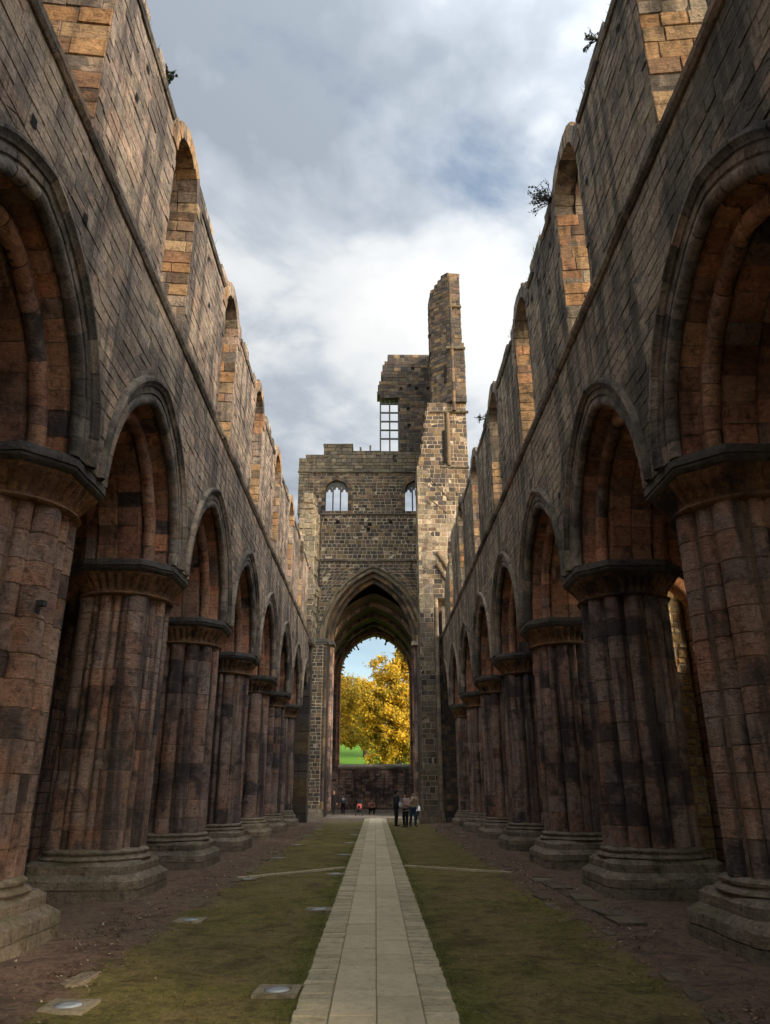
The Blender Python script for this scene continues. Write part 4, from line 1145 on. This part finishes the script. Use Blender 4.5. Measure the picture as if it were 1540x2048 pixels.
for i, (x, y, lm) in enumerate(((-22, 150, 'leaf_orange'), (-13, 160, 'leaf_orange'), (-3, 165, 'leaf_gold'), (8, 160, 'leaf_olive'), (19, 150, 'leaf_gold'))):
    labs = ['distant rust-coloured tree far left on the hill', 'distant orange tree behind the left edge of the window', 'distant yellow tree on the hilltop mid window', 'distant olive tree behind the golden maple', 'distant yellow tree far right on the hill']
    tree('distant_tree', labs[i], x, y, 12, [(0, 0, 7, 5.5, 4.6)], lm, 5000, .3, 210 + i)

# shrubs growing on the wall heads
def shrub(x, y, z, r_, n, lab, seed, d=(0, 0, 1)):
    random.seed(seed)
    rt = thing('wall_shrub', lab, 'shrub', (x, y, z), 'plants rooted in the wall tops')
    st = MB(); lf = MB(); d = Vector(d).normalized()
    for i in range(n):
        v = (d * .9 + Vector((random.gauss(0, .5), random.gauss(0, .6), random.gauss(0, .5)))).normalized()
        p = Vector((x, y, z)); q = p + v * r_ * ru(.5, 1); st.tube(p, q, .012, .005, 4, 0, caps=False)
        for k in range(3):
            w_ = (v + Vector((random.gauss(0, .7), random.gauss(0, .7), random.gauss(0, .7)))).normalized(); m_ = p + (q - p) * ru(.4, 1); e = m_ + w_ * r_ * .35
            st.tube(m_, e, .006, .003, 3, 0, caps=False)
            for t in range(5):
                o = m_ + (e - m_) * ru(.2, 1.1); a = Vector((random.gauss(0, 1), random.gauss(0, 1), random.gauss(0, 1))).normalized(); b = a.orthogonal().normalized(); sz = ru(.025, .05)
                lf.face([tuple(o - a * sz), tuple(o + b * sz * .6), tuple(o + a * sz), tuple(o - b * sz * .6)], 0, c3())
    st.build('stem', ['bark'], rt); lf.build('foliage', ['leaf_green'], rt)
shrub(4.15, 13.75, 14.75, .6, 24, 'bushy twiggy shrub jutting from the broken top of the right wall beside a window arch', 301, (-1, 0, .35))
shrub(4.15, 9.95, 15.0, .3, 12, 'small plant at the top frame edge on the right wall', 302, (-1, 0, .5))
shrub(4.15, 25.2, 15.0, .4, 10, 'tiny dark plant on the right wall top beside the tower finger', 303, (-1, 0, .6))
shrub(-4.15, 10.75, 14.95, .2, 12, 'small green plant sticking out of the left wall top', 304, (1, 0, .3))

random.seed(305)
mb = MB()
for i in range(90):
    sg = random.choice((-1, 1)); y0 = ru(8, 34); z0 = ZT + ragged(y0, 3.3 if sg < 0 else 9.1) - .12
    if min(abs(y0 - y) for y in ARC) < 1.25: continue
    for k in range(14):
        x = sg * (XF + ru(-.02, .12)); y = y0 + random.gauss(0, .16); a = ru(0, pi); w_ = .008; h_ = ru(.08, .26)
        mb.face([(x - w_ * cos(a), y - w_ * sin(a), z0), (x + w_ * cos(a), y + w_ * sin(a), z0), (x - sg * ru(-.03, .1), y + ru(-.06, .06), z0 + h_)], 0, c3())
tag(mb.build('wall_top_grass', ['grass']), 'thin grass growing along the broken tops of both walls', 'grass', kind='stuff')

# ------------------------------------------------------------------ people
def cloth(name, col, rough=.85): 
    if name not in M: M[name] = plain_mat(name, col, rough, .25, 40)
    return name
cloth('skin', (.42, .25, .18), .55); cloth('hair_dark', (.02, .015, .012), .6); cloth('hair_grey', (.2, .18, .16), .7); cloth('navy_cloth', (.018, .022, .032)); cloth('black_cloth', (.012, .012, .014))
cloth('beige_cloth', (.46, .345, .235)); cloth('pink_beige_cloth', (.42, .27, .24)); cloth('denim', (.03, .055, .10)); cloth('shoe', (.02, .018, .018)); cloth('pale_cloth', (.5, .48, .46)); cloth('grey_cloth', (.10, .11, .13)); cloth('rust_cloth', (.24, .10, .08))
cloth('red_cloth', (.42, .09, .09)); cloth('brown_cloth', (.14, .08, .06)); cloth('white_bag', (.45, .46, .48))
def blob(segs, name, mat, parent, vox=.012, smooth_n=2):
    """segs: tapered limbs (p0,r0,p1,r1); one welded surface"""
    b = MB()
    for (p0, r0, p1, r1) in segs:
        a = Vector(p0); q = Vector(p1); d = q - a; Ln = max(d.length, 1e-4); d = d / Ln if d.length > 1e-5 else Vector((0, 0, 1)); u = d.orthogonal().normalized(); w_ = d.cross(u); rows = []
        n = 12
        for k in range(1, 5): t = -pi / 2 + pi / 2 * k / 5 ; rows.append((a + d * r0 * sin(t), r0 * cos(t)))
        rows.append((a, r0)); rows.append((q, r1))
        for k in range(1, 5): t = pi / 2 * k / 5; rows.append((q + d * r1 * sin(t), r1 * cos(t)))
        R = [[tuple(c_ + (u * cos(2 * pi * i / n) + w_ * sin(2 * pi * i / n)) * r) for i in range(n)] for (c_, r) in rows]
        b.grid(R, 0, sm=True, wrap=True); b.face(R[0][::-1], 0, sm=True); b.face(R[-1], 0, sm=True)
    o = b.build(name + '_tmp', [mat]); 
    bmw = o.modifiers.new('w', 'WELD'); bmw.merge_threshold = .0001
    m = o.modifiers.new('r', 'REMESH'); m.mode = 'VOXEL'; m.voxel_size = vox; m.use_smooth_shade = True
    sm = o.modifiers.new('s', 'SMOOTH'); sm.iterations = smooth_n; sm.factor = .5
    dg = bpy.context.evaluated_depsgraph_get(); me = bpy.data.meshes.new_from_object(o.evaluated_get(dg)); me.name = name
    bpy.data.objects.remove(o)
    if not me.materials: me.materials.append(M[mat])
    r = bpy.data.objects.new(name, me); COL.objects.link(r)
    r.parent = parent
    return r
def hand(segs, w, d, up, sc=1.0):
    """palm, four unequal bent fingers and a side thumb from wrist w along d"""
    d = Vector(d).normalized(); s_ = d.cross(Vector(up)).normalized(); n = s_.cross(d); w = Vector(w); k = sc
    segs.append((w, .026 * k, w + d * .05 * k, .03 * k))
    for i, (o, ln) in enumerate(((-.03, .062), (-.01, .075), (.01, .07), (.03, .055))):
        b = w + d * .075 * k + s_ * o * k; m = b + (d * .9 + n * -.35) * ln * .55 * k; e = m + (d * .6 + n * -.8).normalized() * ln * .5 * k
        segs.append((w + d * .03 * k + s_ * o * .8 * k, .012 * k, b, .011 * k)); segs.append((b, .011 * k, m, .010 * k)); segs.append((m, .010 * k, e, .008 * k))
    b = w + d * .025 * k - s_ * .03 * k; m = b + (d * .5 - s_ * .8).normalized() * .04 * k; segs.append((b, .013 * k, m, .011 * k)); segs.append((m, .011 * k, m + d * .03 * k, .009 * k))
def person(x, y, lab, h=1.72, rz=0, top='navy_cloth', legs='black_cloth', hair='hair_dark', hair_len=.0, stance=.11, arms=None, lean=0, stride=0, coat=.0, z=0, knees=None):
    """local frame: faces -Y before rotation, x to its left"""
    k = h / 1.75
    r = thing('person', lab, 'person', (x, y, z)); r.rotation_euler = (0, 0, rz); 
    V = lambda a, b, c: Vector((a * k, b * k, c * k))
    hip = V(0, lean * .0, .93); chest = V(0, -.02 - lean * .5, 1.30); neck = V(0, -.02 - lean * .7, 1.48); head = V(0, -.03 - lean, 1.63)
    body = []; leg = []; shoe = []; coatS = []
    body += [(hip + V(0, 0, .03), .105 * k, chest, .14 * k), (chest, .12 * k, neck, .055 * k), (neck, .052 * k, head, .06 * k)]
    body += [(head + V(0, 0, -.03), .078 * k, head + V(0, 0, .045), .086 * k), (head + V(0, -.035, -.065), .05 * k, head + V(0, -.03, -.02), .06 * k)]
    body += [(head + V(0, -.082, -.005), .012 * k, head + V(0, -.098, -.03), .016 * k)]      # nose
    body += [(head + V(0, -.08, -.062), .012 * k, head + V(0.0, -.078, -.064), .02 * k)]       # mouth
    for sg in (-1, 1): body += [(head + V(sg * .083, .005, -.03), .014 * k, head + V(sg * .088, .01, .01), .018 * k)]
    arms = arms or [None, None]
    for i, sg in enumerate((-1, 1)):
        sh = chest + V(sg * .185, 0, .09)
        el, wr_ = arms[i] or ((sg * .25, .03, 1.12), (sg * .26, -.06, .88))
        el = V(*el); wr_ = V(*wr_)
        body += [(sh, .062 * k, el, .042 * k), (el, .042 * k, wr_, .028 * k), (chest + V(sg * .06, 0, .1), .08 * k, sh, .066 * k)]
        coatS += [(sh, .084 * k, el, .070 * k), (el, .068 * k, wr_ + (el - wr_) * .1, .054 * k), (chest + V(sg * .07, 0, .10), .095 * k, sh, .08 * k)]
        hs = []; hand(hs, wr_, wr_ - el, (0, 1, 0) if abs((wr_ - el).normalized().y) < .8 else (0, 0, 1), k); body += hs
    for i, sg in enumerate((-1, 1)):
        st_ = stride * sg
        a = V(sg * .085, 0, .92); kn = V(sg * (.09 + stance * .25), -.02 + st_ * .45, .50); an = V(sg * stance, st_, .09)
        if knees: kn = V(*knees[i][0]); an = V(*knees[i][1])
        body += [(a, .09 * k, kn, .058 * k), (kn, .056 * k, an, .036 * k), (an, .035 * k, an + V(sg * .02, -.12, -.055), .03 * k)]
        leg += [(a, .112 * k, kn, .084 * k), (kn, .08 * k, an + V(0, 0, .02), .068 * k)]
        shoe += [(an + V(0, .03, -.045), .042 * k, an + V(sg * .02, -.13, -.055), .036 * k), (an + V(0, 0, 0), .045 * k, an + V(0, .02, -.03), .045 * k)]
    leg += [(V(-.06, 0, .92), .14 * k, V(.06, 0, .92), .14 * k), (V(0, 0, .86), .13 * k, V(0, 0, 1.02), .145 * k)]
    coatS += [(V(-.07, 0, .97 - coat), .115 * k + coat * .1, chest + V(-.06, 0, 0), .135 * k), (V(.07, 0, .97 - coat), .115 * k + coat * .1, chest + V(.06, 0, 0), .135 * k), (V(-.08, 0, .95 - coat), .11 * k + coat * .1, V(.08, 0, .95 - coat), .11 * k + coat * .1), (V(0, 0, 1.0), .15 * k, chest, .16 * k), (chest + V(-.06, 0, 0), .14 * k, chest + V(.06, 0, 0), .14 * k), (chest, .14 * k, neck + V(0, 0, -.03), .07 * k)]
    blob(body, 'body', 'skin', r)
    blob(coatS, 'jacket', top, r, .014); blob(leg, 'trousers', legs, r, .014)
    for sg in (0, 1): blob(shoe[sg * 2:sg * 2 + 2], 'shoe', 'shoe', r, .012)
    hr = [(head + V(0, .018, .035), .098 * k, head + V(0, .012, .062), .096 * k), (head + V(0, .05, -.04), .074 * k, head + V(0, .035, .05), .088 * k), (head + V(-.03, -.045, .075), .045 * k, head + V(.03, -.045, .075), .045 * k)]
    for sg in (-1, 1): hr += [(head + V(sg * .062, .02, -.02), .036 * k, head + V(sg * .06, .0, .05), .045 * k)]
    if hair_len: hr += [(head + V(0, .05, -.02), .08 * k, head + V(0, .06, -.02 - hair_len), .06 * k)]
    blob(hr, 'hair', hair, r, .012)
    ey = MB()
    for sg in (-1, 1): ey.tube(head + V(sg * .032, -.083, .005), head + V(sg * .032, -.094, .005), .011, .008, 8)
    e = ey.build('eye', ['hair_dark']); e.parent = r
    return r
random.seed(400)
# group of three right of the path
person(1.10, 42.6, 'person in dark jacket and black trousers, leftmost of the three by the path', 1.78, RAD(100), 'navy_cloth', 'black_cloth', 'hair_dark', 0, .07, [((-.25, .02, 1.12), (-.2, -.14, .95)), ((.27, .02, 1.12), (.25, -.08, .88))])
person(1.56, 41.4, 'person in pinkish jacket with long dark hair, wearing a backpack, middle of the three', 1.66, RAD(-40), 'pink_beige_cloth', 'black_cloth', 'hair_dark', .16, .09, [((-.26, -.06, 1.14), (-.1, -.25, 1.32)), ((.27, -.02, 1.10), (.15, -.22, 1.15))], coat=.10)
person(1.98, 42.2, 'person in beige jacket and blue jeans, right of the three, looking at a phone', 1.72, RAD(25), 'beige_cloth', 'denim', 'hair_dark', 0, .16, [((-.26, -.10, 1.16), (-.10, -.26, 1.36)), ((.30, .02, 1.14), (.24, -.05, .93))], coat=.02)
bp = MB()
def rbox(b, c, sx, sy, sz, n=10, mat=0, e=.45):
    rows = []
    for i in range(n + 1):
        ph = -pi / 2 + pi * i / n
        rows.append([(c[0] + sx * (abs(cos(ph)) ** e) * math.copysign(abs(cos(t)) ** e, cos(t)), c[1] + sy * (abs(cos(ph)) ** e) * math.copysign(abs(sin(t)) ** e, sin(t)), c[2] + sz * math.copysign(abs(sin(ph)) ** e, sin(ph))) for t in [2 * pi * k / 16 for k in range(16)]])
    b.grid(rows, mat, sm=True, wrap=True)
rbox(bp, (1.37, 41.42, 1.16), .14, .12, .22); rbox(bp, (1.31, 41.33, 1.08), .10, .06, .13, mat=1)
bo = bp.build('backpack', ['grey_cloth', 'pale_cloth']); tag(bo, 'grey and white backpack on the back of the middle person of the three', 'backpack')
sp = MB()
for dx in (0, .12): sp.tube((1.40 + dx, 41.5 - dx, 1.02), (1.52 + dx * .6, 41.36 - dx * .5, 1.36), .018, .018, 6)
sp.build('strap', ['grey_cloth'], bo)
ph = MB(); ph.box(1.78, 1.85, 41.86, 41.875, 1.36, 1.50, 0); tag(ph.build('phone', ['iron']), 'dark phone held up by the person in the beige jacket', 'phone')
# farther figures in the crossing
person(-3.22, 61.6, 'person in dark coat walking, leftmost by the dark pier', 1.72, RAD(20), 'black_cloth', 'black_cloth', 'hair_grey', .04, .06, stride=.16)
person(-2.55, 63.6, 'child in dark clothes with a pale face scarf, standing beside the walking adult', 1.48, RAD(-20), 'grey_cloth', 'black_cloth', 'hair_dark', .05, .10, [((-.25, .02, 1.12), (-.24, -.06, .9)), ((.33, -.03, 1.14), (.42, -.12, .98))])
sc = MB(); rbox(sc, (-2.55, 63.45, 1.10), .10, .07, .09); tag(sc.build('scarf', ['pale_cloth']), 'pale scarf at the throat of the child in dark clothes', 'scarf')
person(-.32, 62.3, 'person in rust-brown coat crouching by the pushchair', 1.66, RAD(15), 'rust_cloth', 'black_cloth', 'hair_dark', .12, .2, [((-.29, -.16, 1.14), (-.12, -.40, 1.08)), ((.29, -.16, 1.14), (.12, -.40, 1.08))], z=-.47, knees=[((-.2, -.42, .97), (-.17, -.10, .56)), ((.2, -.42, .97), (.17, -.10, .56))], lean=.08)
person(2.74, 51.6, 'small child in a pale coat standing by the tower pier plinth', .98, RAD(30), 'white_bag', 'black_cloth', 'pale_cloth', .05, .10, coat=.05)
# pushchair
pc = thing('pushchair', 'red and black pushchair parked on the paving before the end wall', 'pushchair', (-1.2, 59.2, 0))
b = MB()
for sx in (-.24, .24):
    b.tube((-1.2 + sx, 59.0, .12), (-1.2 + sx, 59.55, 1.05), .016, .016, 6); b.tube((-1.2 + sx, 59.6, .12), (-1.2 + sx, 59.1, .62), .016, .016, 6)
b.tube((-1.44, 59.55, 1.05), (-.96, 59.55, 1.05), .018, .018, 6); b.tube((-1.44, 59.3, .45), (-.96, 59.3, .45), .014, .014, 6)
b.build('frame', ['iron'], pc)
b = MB(); rbox(b, (-1.2, 59.30, .66), .19, .09, .22, e=.7); b.build('seat', ['red_cloth'], pc)
b = MB(); rbox(b, (-1.2, 59.215, .60), .085, .03, .10, e=.7); b.build('harness', ['black_cloth'], pc)
b = MB(); rbox(b, (-1.2, 59.15, .42), .16, .13, .05); b.build('footrest', ['black_cloth'], pc)
b = MB(); rbox(b, (-1.2, 59.38, .98), .23, .2, .15); b.build('hood', ['black_cloth'], pc)
b = MB(); rbox(b, (-1.2, 59.25, .35), .2, .18, .10); b.build('basket', ['black_cloth'], pc)
for (dx, dy) in ((-.25, -.2), (.25, -.2), (-.25, .4), (.25, .4)):
    b = MB()
    for i in range(16): 
        a0, a1 = 2 * pi * i / 16, 2 * pi * (i + 1) / 16
        b.tube((-1.2 + dx, 59.2 + dy + .1 * cos(a0), .115 + .1 * sin(a0)), (-1.2 + dx, 59.2 + dy + .1 * cos(a1), .115 + .1 * sin(a1)), .02, .02, 6)
    b.tube((-1.2 + dx - .02, 59.2 + dy, .115), (-1.2 + dx + .02, 59.2 + dy, .115), .05, .05, 10)
    b.build('wheel', ['shoe'], pc)

# ------------------------------------------------------------------ west front behind the viewer
random.seed(95)
mb = MB()
def iv_w(v0, v1):
    hs = arch_hole(0, 3.4, 1.25, .1)(v0, v1)
    for x in (-2.2, 2.2): hs += arch_hole(x, 12.5, .9, 0, 8.0)(v0, v1) if v0 >= 7.9 else []
    g = 7.2 if v1 < 15.5 else max(.3, 7.2 - (v1 - 15.5) * 1.1)
    return subtract([(-g, -g, g, g)], hs)
lay(mb, planeP((0, -1.6, 0), (-1, 0, 0), (0, 1, 0)), mk_courses(0, 21, (.4, .5)), iv_w, w=(.5, 1.0), D=1.4)
tag(mb.build('west_front', ['wall', 'mortar']), 'gabled west front wall of the nave with its open doorway, behind the viewer', 'wall')
# ------------------------------------------------------------------ camera
cam = bpy.data.cameras.new('camera'); co = bpy.data.objects.new('camera', cam); COL.objects.link(co)
Rm = Matrix(((.99992418, -.00235996, -.01208567), (-.01214771, -.34976592, -.93675836), (-.00201644, .93683415, -.34976807)))
co.matrix_world = Matrix.Translation((0, 0, 1.8)) @ Rm.to_4x4()
cam.sensor_fit = 'HORIZONTAL'; cam.sensor_width = 36; cam.lens = 1488.3 * 36 / 1540; cam.clip_start = .05; cam.clip_end = 3000
SC.camera = co

# ------------------------------------------------------------------ light: low sun from the south-west behind the camera, broken cloud
SKYA = (13.748, 2.28, 0); SKYB = (20.006, 2.903, 3); FILL_GLOW = 4.2
SUN_AZ = RAD(48)      # horizontal angle of travel away from +Y towards -X
SUN_EL = RAD(21)
dirv = Vector((-sin(SUN_AZ) * cos(SUN_EL), cos(SUN_AZ) * cos(SUN_EL), -sin(SUN_EL)))
sl = bpy.data.lights.new('sun', 'SUN'); so = bpy.data.objects.new('sun', sl); COL.objects.link(so)
sl.energy = 2.0; sl.angle = RAD(7); sl.color = (1, .84, .65)
so.rotation_euler = dirv.to_track_quat('-Z', 'Y').to_euler(); so.location = (30, -30, 40)
w = bpy.data.worlds.new('World'); SC.world = w; w.use_nodes = True
nt = w.node_tree; nt.nodes.clear()
out = nt.nodes.new('ShaderNodeOutputWorld'); bg = nt.nodes.new('ShaderNodeBackground'); L(nt, bg.outputs[0], out.inputs[0])
sky = nt.nodes.new('ShaderNodeTexSky'); sky.sky_type = 'NISHITA'; sky.sun_disc = False
sky.sun_elevation = SUN_EL; sky.sun_rotation = atan2(-dirv.x, -dirv.y); sky.air_density = 1.0; sky.dust_density = .6
tc = nt.nodes.new('ShaderNodeTexCoord'); sp = nt.nodes.new('ShaderNodeSeparateXYZ'); L(nt, tc.outputs['Generated'], sp.inputs[0])
zz = math_(nt, 'MAXIMUM', math_(nt, 'ADD', sp.outputs[2], .18), .05)
cb = nt.nodes.new('ShaderNodeCombineXYZ'); L(nt, math_(nt, 'DIVIDE', sp.outputs[0], zz), cb.inputs[0]); L(nt, math_(nt, 'DIVIDE', sp.outputs[1], zz), cb.inputs[1])
mp = nt.nodes.new('ShaderNodeMapping'); L(nt, cb.outputs[0], mp.inputs[0]); mp.inputs['Location'].default_value = SKYA
n1 = noi(nt, mp.outputs[0], 1.25, 9, .56, .25)
cover = smooth(nt, n1, .225, .37)
mp2 = nt.nodes.new('ShaderNodeMapping'); L(nt, cb.outputs[0], mp2.inputs[0]); mp2.inputs['Location'].default_value = SKYB
n3 = noi(nt, mp2.outputs[0], 1.35, 9, .55, .35)
for sc_, am_ in ((2.6, .17), (5.4, .06)):
    q_ = noi(nt, mp2.outputs[0], sc_, 5, .5, .5)
    n3 = math_(nt, 'ADD', n3, math_(nt, 'MULTIPLY', math_(nt, 'SUBTRACT', math_(nt, 'ABSOLUTE', math_(nt, 'SUBTRACT', q_, .5)), .075), am_ * 4))
CL = 5.2
ccol = ramp(nt, n3, [(.40 * CL, .455 * CL, .53 * CL, .36), (.58 * CL, .64 * CL, .715 * CL, .46), (.86 * CL, .89 * CL, .915 * CL, .55), (1.02 * CL, 1.03 * CL, 1.02 * CL, .68)], 'LINEAR')
cover = math_(nt, 'MULTIPLY', cover, smooth(nt, sp.outputs[2], .13, .30, .12, 1))
sk = mixc(nt, cover, mixc(nt, 1.0, sky.outputs[0], (1.1, 1.08, 1.02), 'MULTIPLY'), ccol)
# sky brightened widely around the sun, added as fill light for the nave
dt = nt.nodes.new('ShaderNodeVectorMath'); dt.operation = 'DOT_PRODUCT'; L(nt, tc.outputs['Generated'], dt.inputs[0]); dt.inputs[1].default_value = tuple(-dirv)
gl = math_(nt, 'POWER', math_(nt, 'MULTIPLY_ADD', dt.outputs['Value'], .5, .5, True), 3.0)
gl = math_(nt, 'MULTIPLY_ADD', gl, FILL_GLOW, 1.0)
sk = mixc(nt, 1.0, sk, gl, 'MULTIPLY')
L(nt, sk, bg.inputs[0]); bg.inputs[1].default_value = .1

SC.view_settings.view_transform = 'Standard'; SC.view_settings.look = 'None'; SC.view_settings.exposure = .68; SC.view_settings.gamma = 1
SC.render.engine = 'CYCLES'; SC.cycles.max_bounces = 6; SC.cycles.diffuse_bounces = 4; SC.cycles.use_denoising = True
